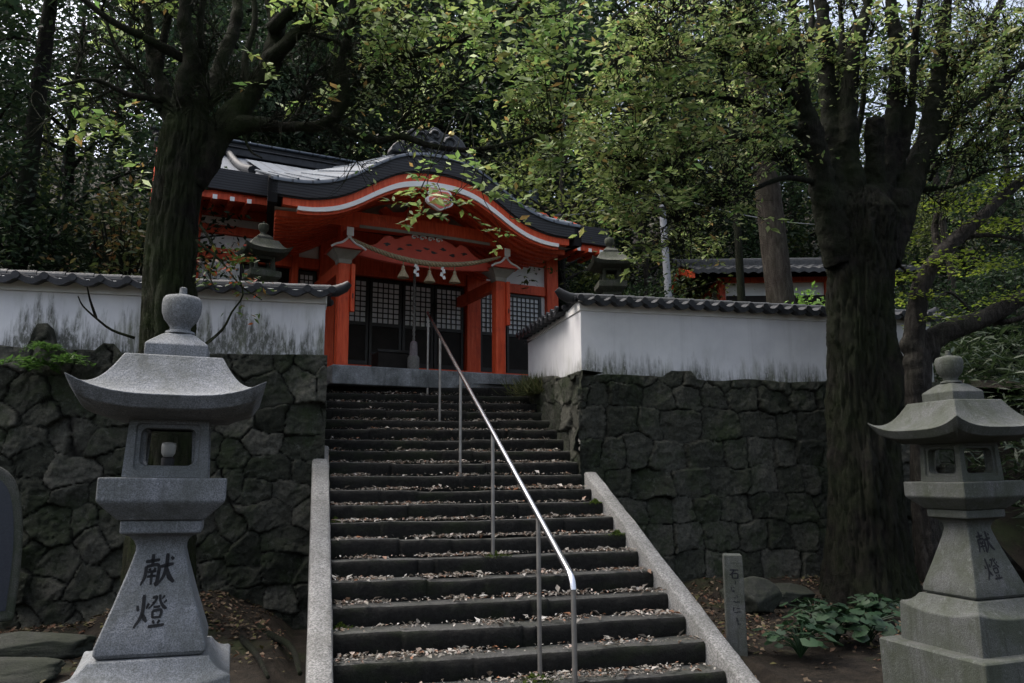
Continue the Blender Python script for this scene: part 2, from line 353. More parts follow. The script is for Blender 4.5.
class MB:
    def __init__(s): s.v = []; s.f = []; s.m = []
    def add(s, V, F, m=0):
        b = len(s.v); s.v += [tuple(x) for x in V]; s.f += [tuple(i + b for i in f) for f in F]; s.m += [m] * len(F); return s
    def box(s, c, d, rz=0., m=0, tilt=None):
        x, y, z = d[0] / 2, d[1] / 2, d[2] / 2
        V = [Vector((a * x, b_ * y, c_ * z)) for c_ in (-1, 1) for b_ in (-1, 1) for a in (-1, 1)]
        R = Matrix.Rotation(rz, 3, 'Z')
        if tilt is not None: R = R @ tilt
        V = [R @ q + Vector(c) for q in V]
        return s.add(V, [(0, 2, 3, 1), (4, 5, 7, 6), (0, 1, 5, 4), (2, 6, 7, 3), (0, 4, 6, 2), (1, 3, 7, 5)], m)
    def bx(s, x0, x1, y0, y1, z0, z1, m=0): return s.box(((x0 + x1) / 2, (y0 + y1) / 2, (z0 + z1) / 2), (x1 - x0, y1 - y0, z1 - z0), 0, m)
    def tube(s, P, R, n=8, cap=True, m=0):
        P = [Vector(p) for p in P]; k = len(P)
        if not isinstance(R, (list, tuple)): R = [R] * k
        V = []; up = None
        for i in range(k):
            t = (P[min(i + 1, k - 1)] - P[max(i - 1, 0)]).normalized()
            if up is None:
                up = Vector((0, 0, 1)) if abs(t.z) < .9 else Vector((1, 0, 0))
            a = t.cross(up)
            if a.length < 1e-4: a = t.orthogonal()
            a.normalize(); up = a.cross(t).normalized(); b_ = up
            for j in range(n):
                an = 2 * pi * j / n; V.append(P[i] + (a * cos(an) + b_ * sin(an)) * R[i])
        F = [(i * n + j, i * n + (j + 1) % n, (i + 1) * n + (j + 1) % n, (i + 1) * n + j) for i in range(k - 1) for j in range(n)]
        if cap: F += [tuple(range(n - 1, -1, -1)), tuple((k - 1) * n + j for j in range(n))]
        return s.add(V, F, m)
    def lathe(s, prof, n=16, c=(0, 0, 0), m=0):
        V = []; k = len(prof)
        for r, z in prof:
            for j in range(n):
                a = 2 * pi * j / n; V.append((c[0] + r * cos(a), c[1] + r * sin(a), c[2] + z))
        F = [(i * n + j, i * n + (j + 1) % n, (i + 1) * n + (j + 1) % n, (i + 1) * n + j) for i in range(k - 1) for j in range(n)]
        F += [tuple(range(n - 1, -1, -1)), tuple((k - 1) * n + j for j in range(n))]
        return s.add(V, F, m)
    def sqrings(s, rings, m=0, n=1, c=(0, 0)):
        """stack of square rings (half width, z); closed top and bottom"""
        V = []; k = len(rings)
        for w_, z in rings:
            for (a, b_) in ((-1, -1), (1, -1), (1, 1), (-1, 1)): V.append((c[0] + a * w_, c[1] + b_ * w_, z))
        F = [(i * 4 + j, i * 4 + (j + 1) % 4, (i + 1) * 4 + (j + 1) % 4, (i + 1) * 4 + j) for i in range(k - 1) for j in range(4)]
        F += [(3, 2, 1, 0), tuple((k - 1) * 4 + j for j in range(4))]
        return s.add(V, F, m)
    def prism(s, poly, y0, y1, m=0):
        """polygon in (x,z) (counter-clockwise seen from -y), extruded along y"""
        n = len(poly); V = [(x, y0, z) for x, z in poly] + [(x, y1, z) for x, z in poly]
        F = [tuple(range(n)), tuple(range(2 * n - 1, n - 1, -1))] + [(j, j + n, (j + 1) % n + n, (j + 1) % n) for j in range(n)]
        return s.add(V, F, m)
    def strip(s, top, bot, y0, y1, m=0):
        """ribbon between two curves of equal length in (x,z), extruded along y"""
        k = len(top); V = [(x, y0, z) for x, z in top] + [(x, y0, z) for x, z in bot] + [(x, y1, z) for x, z in top] + [(x, y1, z) for x, z in bot]
        F = []
        for i in range(k - 1):
            F += [(k + i, k + i + 1, i + 1, i), (2 * k + i, 2 * k + i + 1, 3 * k + i + 1, 3 * k + i), (i, i + 1, 2 * k + i + 1, 2 * k + i), (3 * k + i, 3 * k + i + 1, k + i + 1, k + i)]
        F += [(k, 0, 2 * k, 3 * k), (k - 1, 2 * k - 1, 4 * k - 1, 3 * k - 1)]
        return s.add(V, F, m)
    def grid(s, P, m=0):
        """P[i][j] -> quads"""
        a, b_ = len(P), len(P[0])
        return s.add([q for r in P for q in r], [(i * b_ + j, i * b_ + j + 1, (i + 1) * b_ + j + 1, (i + 1) * b_ + j) for i in range(a - 1) for j in range(b_ - 1)], m)
    def build(s, name, mats, parent=None, smooth=False, bevel=0., auto=None):
        me = bpy.data.meshes.new(name); me.from_pydata(s.v, [], s.f)
        for m in (mats if isinstance(mats, (list, tuple)) else [mats]): me.materials.append(M[m])
        if any(s.m): me.polygons.foreach_set('material_index', s.m)
        if smooth: me.polygons.foreach_set('use_smooth', [True] * len(s.f))
        me.update()
        o = bpy.data.objects.new(name, me); link(o, parent)
        if parent is not None: CH.setdefault(parent.name, []).append(o)
        if bevel:
            bv = o.modifiers.new('bevel', 'BEVEL'); bv.width = bevel; bv.segments = 2; bv.limit_method = 'ANGLE'; bv.angle_limit = radians(35)
        if auto: me.set_sharp_from_angle(angle=radians(auto)); me.polygons.foreach_set('use_smooth', [True] * len(s.f))
        return o
def cr(P, n=6):
    """Catmull-Rom through P"""
    P = [Vector(p) for p in P]; Q = [P[0] * 2 - P[1]] + P + [P[-1] * 2 - P[-2]]; out = []
    for i in range(1, len(Q) - 2):
        for j in range(n):
            t = j / n; a, b_, c, d = Q[i - 1], Q[i], Q[i + 1], Q[i + 2]
            out.append(.5 * ((2 * b_) + (c - a) * t + (2 * a - 5 * b_ + 4 * c - d) * t * t + (3 * b_ - a - 3 * c + d) * t ** 3))
    out.append(P[-1]); return out
def interp(P, x):
    return float(np.interp(x, [p[0] for p in P], [p[1] for p in P]))
def smooth1(P, n=5, it=2):
    """resample a polyline in the plane through Catmull-Rom"""
    return [(q.x, q.y) for q in cr([Vector((a, b, 0)) for a, b in P], n)]

def leaf_mesh(C, size, rng, up=.35, ratio=.45, hang=0., fold=.25, dirs=None):
    """one bent leaf (two quads, six vertices) at each of the points C"""
    C = np.asarray(C, float); n = len(C)
    nr = rng.normal(size=(n, 3)); nr[:, 2] = np.abs(nr[:, 2]) + up * 2; nr /= np.linalg.norm(nr, axis=1)[:, None]
    d = rng.normal(size=(n, 3)) if dirs is None else dirs + rng.normal(size=(n, 3)) * .35
    d[:, 2] -= hang; d -= nr * (d * nr).sum(1)[:, None]; d /= np.linalg.norm(d, axis=1)[:, None] + 1e-9
    sd_ = np.cross(nr, d)
    L = (size * (.6 + .8 * rng.rand(n)))[:, None]; W = L * ratio * .5
    V = np.empty((n, 5, 3))
    V[:, 0] = C; V[:, 1] = C + d * L * .45 + sd_ * W + nr * W * fold; V[:, 2] = C + d * L * .45 - sd_ * W + nr * W * fold
    V[:, 3] = C + d * L; V[:, 4] = C + d * L * .45
    b = (np.arange(n) * 5)[:, None]
    F = np.concatenate([b + np.array([[0, 4, 3, 1]]), b + np.array([[0, 2, 3, 4]])], 0)
    return V.reshape(-1, 3), F

# ------------------------------------------------------------------ ground, terrace, hill
def ground():
    xs = np.concatenate([[-300, -120, -60, -30, -16], np.arange(-9, 14.01, .12), [20, 34, 60, 120, 300]])
    ys = np.concatenate([[-300, -120, -50, -20, -8], np.arange(-1, 10.61, .12), [14, 30, 80, 300]])
    X, Y = np.meshgrid(xs, ys); P = np.stack([X, Y, X * 0], -1)
    Z = (fbm(P * .9, 4) - .5) * .16 + (fbm(P * 5, 3) - .5) * .03 - .03
    Z += .30 * np.clip((Y - 8.2) / 1.6, 0, 1) * np.clip((fbm(P * .8 + 5, 3) - .35) * 3, 0, 1) * (Y < 10.6)   # earth heaped against the wall foot
    Z += .12 * np.clip((X - 8.5) / 3, 0, 1)
    on = (X > -.2) & (X < 3.8) & (Y > 5.2); Z = np.where(on, -.16, Z)
    Z = np.where(Y > 10.65, -.5, Z); Z = np.where((X < -9) | (X > 14) | (Y < -1), -.05, Z); Z = np.where(Y > 10.65, -.5, Z)
    a, b = X.shape; idx = np.arange(a * b).reshape(a, b)
    F = np.stack([idx[:-1, :-1], idx[:-1, 1:], idx[1:, 1:], idx[1:, :-1]], -1).reshape(-1, 4)
    tag(npmesh('ground', np.stack([X, Y, Z], -1).reshape(-1, 3), F, 'soil', smooth=True), 'dark earth strewn with dead leaves below the stone walls', kind='structure')
ground()
def hill_z(X, Y):
    z = 3.12 + np.clip(Y - 19.5, 0, 200) * .50 + np.clip(X - 13, 0, 100) * .12 * np.clip((Y - 12) / 6, 0, 1) + np.clip(-X - 5, 0, 100) * .08 * np.clip((Y - 12) / 6, 0, 1)
    return np.minimum(z, 26 + (Y - 60) * .1)
def hill():
    xs = np.concatenate([[-120, -80, -50], np.arange(-30, 40.1, 1.), [55, 80, 120]]); xs = np.sort(np.concatenate([xs, [.05, 3.62, 9.4]]))
    ys = np.concatenate([[10.62, 11, 12, 13.1, 13.5], np.arange(14, 50, 1.), [55, 60, 70, 90, 130]])
    X, Y = np.meshgrid(xs, ys); P = np.stack([X, Y, X * 0], -1)
    Z = hill_z(X, Y) + (fbm(P * .25, 3) - .5) * .5 * np.clip((Y - 18) / 6, 0, 1)
    Z = np.where(Y < 10.65, 2.95, Z)
    a, b = X.shape; idx = np.arange(a * b).reshape(a, b)
    F = np.stack([idx[:-1, :-1], idx[:-1, 1:], idx[1:, 1:], idx[1:, :-1]], -1).reshape(-1, 4)
    xc = ((X[:-1, :-1] + X[:-1, 1:]) / 2).ravel(); yc = ((Y[:-1, :-1] + Y[1:, :-1]) / 2).ravel()
    F = F[~((xc > .05) & (xc < 3.62) & (yc < 13.1))]
    tag(npmesh('hillside', np.stack([X, Y, Z], -1).reshape(-1, 3), F, 'soil', smooth=True), 'wooded slope and terrace behind the walls', kind='structure')
hill()
def bank():
    xs = np.arange(9.3, 40, .5); ys = np.arange(6.5, 13.1, .4)
    X, Y = np.meshgrid(xs, ys); P = np.stack([X, Y, X * 0], -1)
    t = np.clip((Y - 8.0) / 4.2, 0, 1); Z = -.2 + 3.35 * t * t * (3 - 2 * t) + (fbm(P * .8, 4) - .5) * .5
    a, b = X.shape; idx = np.arange(a * b).reshape(a, b)
    F = np.stack([idx[:-1, :-1], idx[:-1, 1:], idx[1:, 1:], idx[1:, :-1]], -1).reshape(-1, 4)
    tag(npmesh('bank', np.stack([X, Y, Z], -1).reshape(-1, 3), F, 'soil', smooth=True), 'overgrown earth bank at the end of the wall', kind='structure')
bank()

# ------------------------------------------------------------------ stone walls
def stone_sheet(S, ztop, sx, sz, seed, depth=.042, res=.017, square=.5, zbase=-.25, taller=()):
    """height field of fitted field stones over a developed width S; returns s, z, out, tone, joint grids"""
    rng = rs(seed); n = int(S / res); s = np.linspace(0, S, n); m = int((ztop - zbase) / res); v = np.linspace(0, 1, m)
    seeds = []; z = zbase - sz
    row = 0
    while z < ztop + sz:
        hh = sz * rng.uniform(.8, 1.25); x = -sx + rng.uniform(0, sx)
        while x < S + sx:
            ww = sx * rng.uniform(.65, 1.4); seeds.append((x + ww / 2 + rng.normal() * .03, z + hh / 2 + rng.normal() * sz * (.26 - .18 * square), ww / sx)); x += ww
        z += hh
    seeds = np.array(seeds); tone = rng.rand(len(seeds)); tilt = rng.normal(size=(len(seeds), 2)) * .13; prot = rng.rand(len(seeds)) * .035
    top = ztop + (vnoise(np.stack([s * 1.9, s * 0 + seed, s * 0], -1)) - .5) * .08
    for (a, b, hgt) in taller: top = top + hgt * np.clip(np.minimum(s - a, b - s) / .09, 0, 1)
    Sg = np.repeat(s[None], m, 0); Zg = zbase + v[:, None] * (top - zbase)[None]
    P = np.stack([Sg * 2.6, Zg * 2.6, Sg * 0 + seed], -1)
    wx = Sg + (fbm(P, 5) - .5) * .26; wz = Zg + (fbm(P + 31, 5) - .5) * .22
    F1 = np.full(Sg.shape, 9.); F2 = F1.copy(); I = np.zeros(Sg.shape, int)
    for k, (a, b, r) in enumerate(seeds):
        dx = np.abs(wx - a) / (sx * r * .95); dz = np.abs(wz - b) / sz
        d = (dx ** (2 + square) + dz ** (2 + square)) ** (1 / (2 + square))
        lt = d < F1; F2 = np.where(lt, F1, np.minimum(F2, d)); I = np.where(lt, k, I); F1 = np.where(lt, d, F1)
    e = (F2 - F1); body = 1 - np.exp(-e / .026)
    dxs = (wx - seeds[I, 0]); dzs = (wz - seeds[I, 1])
    Q = np.stack([Sg * 7, Zg * 7, Sg * 0 + seed * 3], -1)
    out = body * depth + body * (tilt[I, 0] * dxs + tilt[I, 1] * dzs + prot[I]) + (fbm(Q, 5) - .5) * .075 * (.3 + .7 * body) + (fbm(Q * 3.1, 4) - .5) * .045 - .03 * np.clip(fbm(Q * 1.4 + 7, 4) - .56, 0, 1) * 4
    joint = np.clip(1 - e / .055, 0, 1)
    t = np.clip(tone[I] * .8 + .2 * fbm(Q * .5, 3), 0, 1)
    return Sg, Zg, out, t, joint
def stone_mesh(name, parts):
    """parts: (Sg,Zg,out,tone,joint, fn(s,z,o)->xyz, depth_back_vector)"""
    V = []; F = []; T = []; J = []; base = 0
    for (Sg, Zg, out, t, j, fn, back) in parts:
        P = fn(Sg, Zg, out); ledge = P[-1:] + np.array(back) + np.array([0, 0, -.03]); P = np.concatenate([P, ledge], 0)
        t = np.concatenate([t, t[-1:]], 0); j = np.concatenate([j, j[-1:] * .5], 0)
        a, b = t.shape; idx = np.arange(a * b).reshape(a, b) + base
        F.append(np.stack([idx[:-1, :-1], idx[:-1, 1:], idx[1:, 1:], idx[1:, :-1]], -1).reshape(-1, 4)); V.append(P.reshape(-1, 3)); T.append(t.ravel()); J.append(j.ravel()); base += a * b
    o = npmesh(name, np.concatenate(V), np.concatenate(F), 'wall_stone', smooth=True)
    for nm, arr in (('tone', T), ('joint', J)):
        at_ = o.data.attributes.new(nm, 'FLOAT', 'POINT'); at_.data.foreach_set('value', np.concatenate(arr).astype(np.float32))
    return o
YW = 10.22                                                    # face of both walls at the top of the stonework
def front(x0, batter=.05):
    return lambda s, z, o: np.stack([x0 + s, YW - (3.0 - z) * batter - o, z], -1)
LX0 = -5.2; SL = .17 - LX0
gs = stone_sheet(SL, 3.08, .40, .33, 11, square=.25, taller=((1.98, 2.28, .30), (2.7, 3.0, .1)))
endl = stone_sheet(3.2, 3.1, .6, .45, 19, square=.9)
o = stone_mesh('stone_wall', [gs + (front(LX0), (0, .3, 0)), endl + (lambda s, z, o: np.stack([.10 + o * .7, YW - (3.0 - z) * .05 + s, z], -1), (-.3, 0, 0))])
tag(o, 'mossy fieldstone retaining wall behind the lantern with the lamp bulb', 'stone wall')
RX0 = 3.52
gs = stone_sheet(6.16, 2.93, .44, .34, 5, square=1.1, taller=((1.32, 1.78, .10),))
ends = stone_sheet(3.55, 2.97, .46, .36, 8, square=.8)
o = stone_mesh('stone_wall', [gs + (front(RX0 - .06, .045), (0, .3, 0)), ends + (lambda s, z, o: np.stack([RX0 - .02 + (2.95 - z) * -.035 - o * .7 + .05, YW + 3.45 - s - (3 - z) * .045 * (s > 3.3), z + .06 * np.clip(3.45 - s, 0, 4) * (z > 2)], -1), (.3, 0, 0))])
tag(o, 'squared dark stone retaining wall between the staircase and the thick pollard tree', 'stone wall')

# ------------------------------------------------------------------ plaster walls with tiled copings
def tiled_roof(root, A, B, zeave, half, rise, pitch=.27, capA=True, capB=True, ridge='tile_worn'):
    """small two-sided pantile roof along A->B (XY), child parts of root"""
    A, B = Vector((*A, 0)), Vector((*B, 0)); d = (B - A); L = d.length; d.normalize(); nrm = Vector((d.y, -d.x, 0))   # nrm points to the viewer's side
    n = int(round(L / pitch)); pitch = L / n; sub = 8
    def wave(u):
        f = (u / pitch) % 1.; return .055 * (cos(2 * pi * f) * .5 + .5) ** 1.4
    for sgn in (1, -1):
        mb = MB(); P = []
        for (q, dz) in ((1.0, -.055), (1.0, 0), (.52, 0), (.50, -.03), (0, 0)):
            row = []
            for i in range(n * sub + 1):
                u = L * i / (n * sub); p = A + d * u + nrm * sgn * half * q
                row.append((p.x, p.y, zeave + rise * (1 - q) + wave(u) + dz + (.02 if q > .51 else 0)))
            P.append(row)
        Pb = [(x, y, z - .04) for x, y, z in P[-1]]
        mb.grid(P + [[(x, y, z - .075) for x, y, z in P[-1]], [(x, y, z - .02) for x, y, z in P[0]], P[0]])
        for i in range(n + 1):                                     # round end discs on every roll
            p = A + d * (i * pitch) + nrm * sgn * (half + .006)
            c = Vector((p.x, p.y, zeave + .045)); ax = nrm * sgn
            mb.tube([c - ax * .03, c + ax * .012], .046, 12)
        mb.build('tile_slope', 'tile', root, auto=50)
    rb = MB(); zr = zeave + rise + .02
    rb.box(tuple((A + B) / 2 + Vector((0, 0, zr + .0))), (L, .18, .07), math.atan2(d.y, d.x))
    rb.build('ridge_course', 'tile', root, bevel=.012)
    seg = int(L / .30); rt = MB()
    for i in range(seg):
        p0 = A + d * (L * i / seg + .004); p1 = A + d * (L * (i + 1) / seg - .004)
        rt.tube([p0 + Vector((0, 0, zr + .035)), p1 + Vector((0, 0, zr + .04))], [.062, .067], 12)
    rt.build('ridge_roll', ridge, root, auto=50)
    for e, on in ((A, capA), (B, capB)):
        if not on: continue
        s_ = -1 if e is A else 1; g = MB()
        c = e + d * s_ * .05 + Vector((0, 0, zr + .01))
        pts = [c + d * s_ * (-.12), c + d * s_ * .02 + Vector((0, 0, .02)), c + d * s_ * .12 + Vector((0, 0, .07)), c + d * s_ * .18 + Vector((0, 0, .13))]
        g.tube(pts, [.075, .08, .07, .045], 12); g.build('ridge_end_tile', 'tile', root, auto=50)
WL = empty('plaster_wall', (-2.5, 10.5, 3.0), 0, 'white plaster wall with black mould on the left stone footing', 'plaster wall')
def rel(root, mb):
    v = root.location; mb.v = [(x - v.x, y - v.y, z - v.z) for x, y, z in mb.v]; return mb
def place_parts(root):
    for c in CH.get(root.name, []):
        c.location = (-root.location.x, -root.location.y, -root.location.z)
mb = MB(); mb.bx(-5.2, .13, YW + .16, YW + .52, 2.9, 3.80); mb.build('plaster_body', 'plaster_dirty', WL, bevel=.01)
mb = MB(); mb.bx(-5.2, .145, YW + .13, YW + .55, 3.80, 3.97); mb.build('cornice', 'white_wall', WL, bevel=.01)
tiled_roof(WL, (-5.2, YW + .34), (.20, YW + .34), 3.90, .40, .075, .30, False, True)
place_parts(WL)
WR = empty('plaster_wall', (6.4, 10.5, 3.0), 0, 'white plaster wall turning the corner beside the top of the stairs', 'plaster wall')
WX = 3.60
def lshape(x0, y0, x1, y1, th, z0, z1):
    mb = MB(); poly = [(x0, y1), (x0, y0), (x1, y0), (x1, y0 + th), (x0 + th, y0 + th), (x0 + th, y1)]; n = 6
    V = [(a, b, z0) for a, b in poly] + [(a, b, z1) for a, b in poly]
    F = [(i, (i + 1) % n, (i + 1) % n + n, i + n) for i in range(n)] + [(3, 2, 1, 0), (5, 4, 3, 0), (6, 7, 8, 9), (6, 9, 10, 11)]
    return mb.add(V, F)
XE = 9.4
lshape(WX, YW + .14, XE, 13.15, .36, 2.80, 3.86).build('plaster_body', 'plaster', WR, bevel=.01)
lshape(WX - .015, YW + .125, XE + .015, 13.165, .39, 3.86, 4.01).build('cornice', 'white_wall', WR, bevel=.01)
tiled_roof(WR, (WX - .05, YW + .32), (XE + .1, YW + .32), 3.965, .36, .07, .235, True, True, 'tile_worn')
tiled_roof(WR, (WX + .17, 13.2), (WX + .17, YW + .72), 3.95, .34, .07, .235, True, False, 'tile_worn')
place_parts(WR)

# ------------------------------------------------------------------ staircase
ST = empty('stone_staircase', (1.8, 6.6, 0), 0, 'long worn stone staircase littered with pale leaves rising to the red shrine', 'staircase')
def stair_step(k):
    rng = rs(100 + k); x0, x1 = (.235, 3.38) if k < 10 else ((.235, 3.45) if k < 12 else (.10, 3.50))
    n = 150; xs = np.linspace(x0, x1, n); y0 = D0 + k * RUN; z1 = (k + 1) * H; z0 = z1 - H - .05
    cuts = np.sort(rng.uniform(x0 + .5, x1 - .5, 2 + (k % 2)))
    off = np.zeros(n); dz = np.zeros(n); seg = np.searchsorted(cuts, xs)
    so_ = rng.normal(size=5) * .012; sz_ = rng.normal(size=5) * .009; off += so_[seg]; dz += sz_[seg]
    gap = np.min(np.abs(xs[:, None] - cuts[None]), 1); off += .03 * np.exp(-(gap / .012) ** 2)
    q = lambda s, o: (fbm(np.stack([xs * s, xs * 0 + k * 3.3, xs * 0 + o], -1), 4) - .5)
    wear = -.012 * np.exp(-((xs - 1.8) / .9) ** 2)
    prof = [(.03, z0, 0), (.004, z0 + .06, .035), (-.004, z1 - .055, .03), (.000, z1 - .022, .022), (.016, z1 - .004, .014), (.05, z1 + .002, .008), (.17, z1 - .004, .01), (RUN * .75, z1 - .013, .01), (RUN + .06, z1 - .018, .01)]
    rows = []
    for i, (py, pz, am) in enumerate(prof):
        a = q(3.1, 0) * am * 1.4 + q(11, i * .7) * am
        rows.append(np.stack([xs, y0 + py + off * (i < 6) + a * (i < 6), pz + (dz + wear + q(2.3, 9) * .02 + q(9, i) * .008) * (i > 1)], -1))
    P = np.stack(rows) - np.array(ST.location); m = len(prof); idx = np.arange(m * n).reshape(m, n)
    F = np.stack([idx[:-1, :-1], idx[:-1, 1:], idx[1:, 1:], idx[1:, :-1]], -1).reshape(-1, 4)
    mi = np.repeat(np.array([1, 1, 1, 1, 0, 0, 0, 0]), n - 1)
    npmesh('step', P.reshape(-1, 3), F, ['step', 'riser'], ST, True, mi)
for k in range(-1, 19): stair_step(k)

def coping(name, label, x0, x1, ya, yb, cuts, seed):
    root = empty(name, (x0, ya, 0), 0, label, 'stone kerb', 'sloping granite kerbs beside the staircase'); ys = [ya] + cuts + [yb]
    for a, b in zip(ys[:-1], ys[1:]):
        n = max(4, int((b - a) / .05)); rows = []
        for i in range(n + 1):
            y = a + .004 + (b - a - .008) * i / n; zt = (y - D0) / RUN * H + H + .06; row = []
            for j, (x, dz) in enumerate([(x0, -.75), (x0, -.02), (x0 + .014, 0), (x0 + .06, .004), ((x0 + x1) / 2, .004), (x1 - .05, .002), (x1 - .012, 0), (x1, -.02), (x1, -.75)]):
                e = (fbm(np.array([[y * 6, j * 1.7 + seed, x * 3]]), 3)[0] - .5) * .016
                row.append((x - x0 + e, y - ya, zt + dz + e * .7))
            rows.append(row)
        mb = MB(); mb.grid([list(r) for r in rows]); k = len(rows[0]); b0 = len(mb.v)
        mb.f += [tuple(range(k)), tuple(n * k + j for j in range(k - 1, -1, -1))]; mb.m += [0, 0]
        mb.build('kerb_stone', 'kerb_granite', root, auto=60)
coping('stair_kerb', 'sloping granite kerb along the stair edge nearest the lantern with the lamp bulb', .03, .225, 5.3, 10.50, [9.75, 8.3, 6.7], 3)
coping('stair_kerb', 'sloping granite kerb along the stair edge nearest the slim stone marker', 3.385, 3.555, 5.3, 9.72, [8.75, 7.75, 6.2], 9)

# handrail
RX = 1.83
HR = empty('handrail', (RX, 5.55, 0), 0, 'steel handrail running up the middle of the stone staircase', 'handrail')
rail0 = Vector((0, 0, .86)); slope = .4546
yt = 13.0 - 5.55
mb = MB(); mb.tube([Vector((0, -.012, .80)), Vector((0, 0, .845)), Vector((0, .03, .885)), Vector((0, .08, .915))] + [Vector((0, .3 + (yt - .3) * i / 12, .87 + .045 + (.22 + (yt - .3) * i / 12) * slope)) for i in range(13)] + [Vector((0, yt + .03, .9 + yt * slope + .01))], .024, 14)
mb.build('rail', 'steel', HR, auto=60)
for y in (5.55, 6.42, 8.10, 9.95, 11.65, 12.95):
    yy = y - 5.55; k = math.floor((y - D0) / RUN); zb = max(-.02, (k + 1) * H) if y > D0 else -.02
    if y < 5.6: yy = -.012
    mb = MB(); mb.tube([Vector((0, yy, zb - .02)), Vector((0, yy, .885 + yy * slope if y > 5.6 else .82))], .019, 12); mb.build('post', 'steel_dull', HR, auto=60)
rng = rs(4); C = []
for (x, y, r) in ((RX, 6.40, .11), (RX + .03, 8.12, .10), (RX - .06, 6.44, .07), (.30, 7.30, .06), (.29, 9.05, .05), (3.30, 8.42, .07), (3.3, 9.1, .05)):
    k = math.floor((y - D0) / RUN); zb = max(0, (k + 1) * H); q = rng.normal(size=(420, 2)) * r * np.array([.62, .42]); q[:, 0] *= 1 + .5 * np.sin(np.arctan2(q[:, 1], q[:, 0]) * 3 + x)
    C.append(np.stack([x + q[:, 0], y + q[:, 1], zb - .012 + .045 * np.exp(-(q ** 2).sum(1) / (r * .5) ** 2)], -1))
V, F = leaf_mesh(np.concatenate(C), .022, rng, up=.1, ratio=.4)
tag(npmesh('moss', V, F, 'moss_blade'), 'green moss at the feet of the handrail posts and in the stair corners', 'moss', kind='stuff')

# ------------------------------------------------------------------ stone lanterns
def brush(pts):
    return pts
GLYPH_A = [  # ken: offering.  strokes as (x, y, width) in a unit square, y up
    [(.06, .74, .07), (.30, .77, .08), (.52, .80, .06)], [(.29, .97, .09), (.29, .62, .07)],
    [(.10, .60, .08), (.08, .30, .08), (-.04, .02, .04)], [(.10, .59, .07), (.48, .63, .08), (.50, .30, .09), (.47, .05, .10), (.40, .10, .04)],
    [(.20, .53, .07), (.24, .46, .05)], [(.40, .55, .07), (.35, .46, .05)], [(.15, .42, .06), (.43, .45, .06)], [(.15, .28, .06), (.43, .31, .06)], [(.29, .44, .07), (.29, .04, .06)],
    [(.55, .58, .07), (.78, .63, .09), (.98, .67, .06)], [(.76, .99, .09), (.75, .62, .09), (.68, .30, .08), (.52, .04, .03)],
    [(.76, .56, .06), (.86, .28, .12), (1.03, .10, .07)], [(.88, .88, .06), (.97, .80, .08)]]
GLYPH_B = [  # to: lamp
    [(.04, .66, .06), (.07, .50, .07)], [(.40, .72, .07), (.33, .56, .04)], [(.22, .98, .08), (.23, .60, .09), (.17, .30, .08), (-.02, .02, .05)],
    [(.22, .42, .06), (.30, .28, .10), (.38, .18, .05)],
    [(.50, .88, .06), (.64, .90, .07), (.58, .74, .05), (.40, .56, .03)], [(.52, .76, .05), (.58, .70, .05)],
    [(.74, .97, .06), (.78, .76, .06), (.90, .60, .08), (1.0, .56, .04)], [(.90, .94, .06), (.82, .84, .03)], [(.98, .80, .06), (.88, .72, .03)],
    [(.56, .60, .05), (.78, .62, .06)], [(.54, .49, .06), (.56, .28, .06)], [(.54, .49, .06), (.82, .51, .07), (.80, .28, .06)], [(.56, .30, .05), (.80, .31, .05)],
    [(.58, .22, .06), (.63, .12, .05)], [(.80, .23, .06), (.74, .12, .05)], [(.44, .04, .07), (.70, .06, .07), (.96, .09, .06)]]
def glyph(mb, G, ox, oz, sx, sz, fn):
    for st in G:
        P = cr([Vector((a, b, 0)) for a, b, c in st], 5) if len(st) > 2 else [Vector((st[0][0], st[0][1], 0)).lerp(Vector((st[1][0], st[1][1], 0)), t / 4) for t in range(5)]
        W = np.interp(np.linspace(0, len(st) - 1, len(P)), range(len(st)), [c for a, b, c in st]) * 1.38
        V = []; k = len(P)
        for i in range(k):
            t = (P[min(i + 1, k - 1)] - P[max(0, i - 1)]).normalized(); n_ = Vector((-t.y, t.x, 0)); ww = W[i] * .5 * (.8 if i in (0, k - 1) else 1)
            for q in (P[i] + n_ * ww, P[i] - n_ * ww): V.append(fn(ox + q.x * sx, oz + q.y * sz))
        mb.add(V, [(2 * i, 2 * i + 2, 2 * i + 3, 2 * i + 1) for i in range(k - 1)])
def rrect(hw, hh, r, n=6):
    P = []
    for (cx_, cz_, a0) in ((hw - r, hh - r, 0), (-hw + r, hh - r, pi / 2), (-hw + r, -hh + r, pi), (hw - r, -hh + r, 1.5 * pi)):
        for i in range(n + 1):
            a = a0 + pi / 2 * i / n; P.append((cx_ + r * cos(a), cz_ + r * sin(a)))
    return P
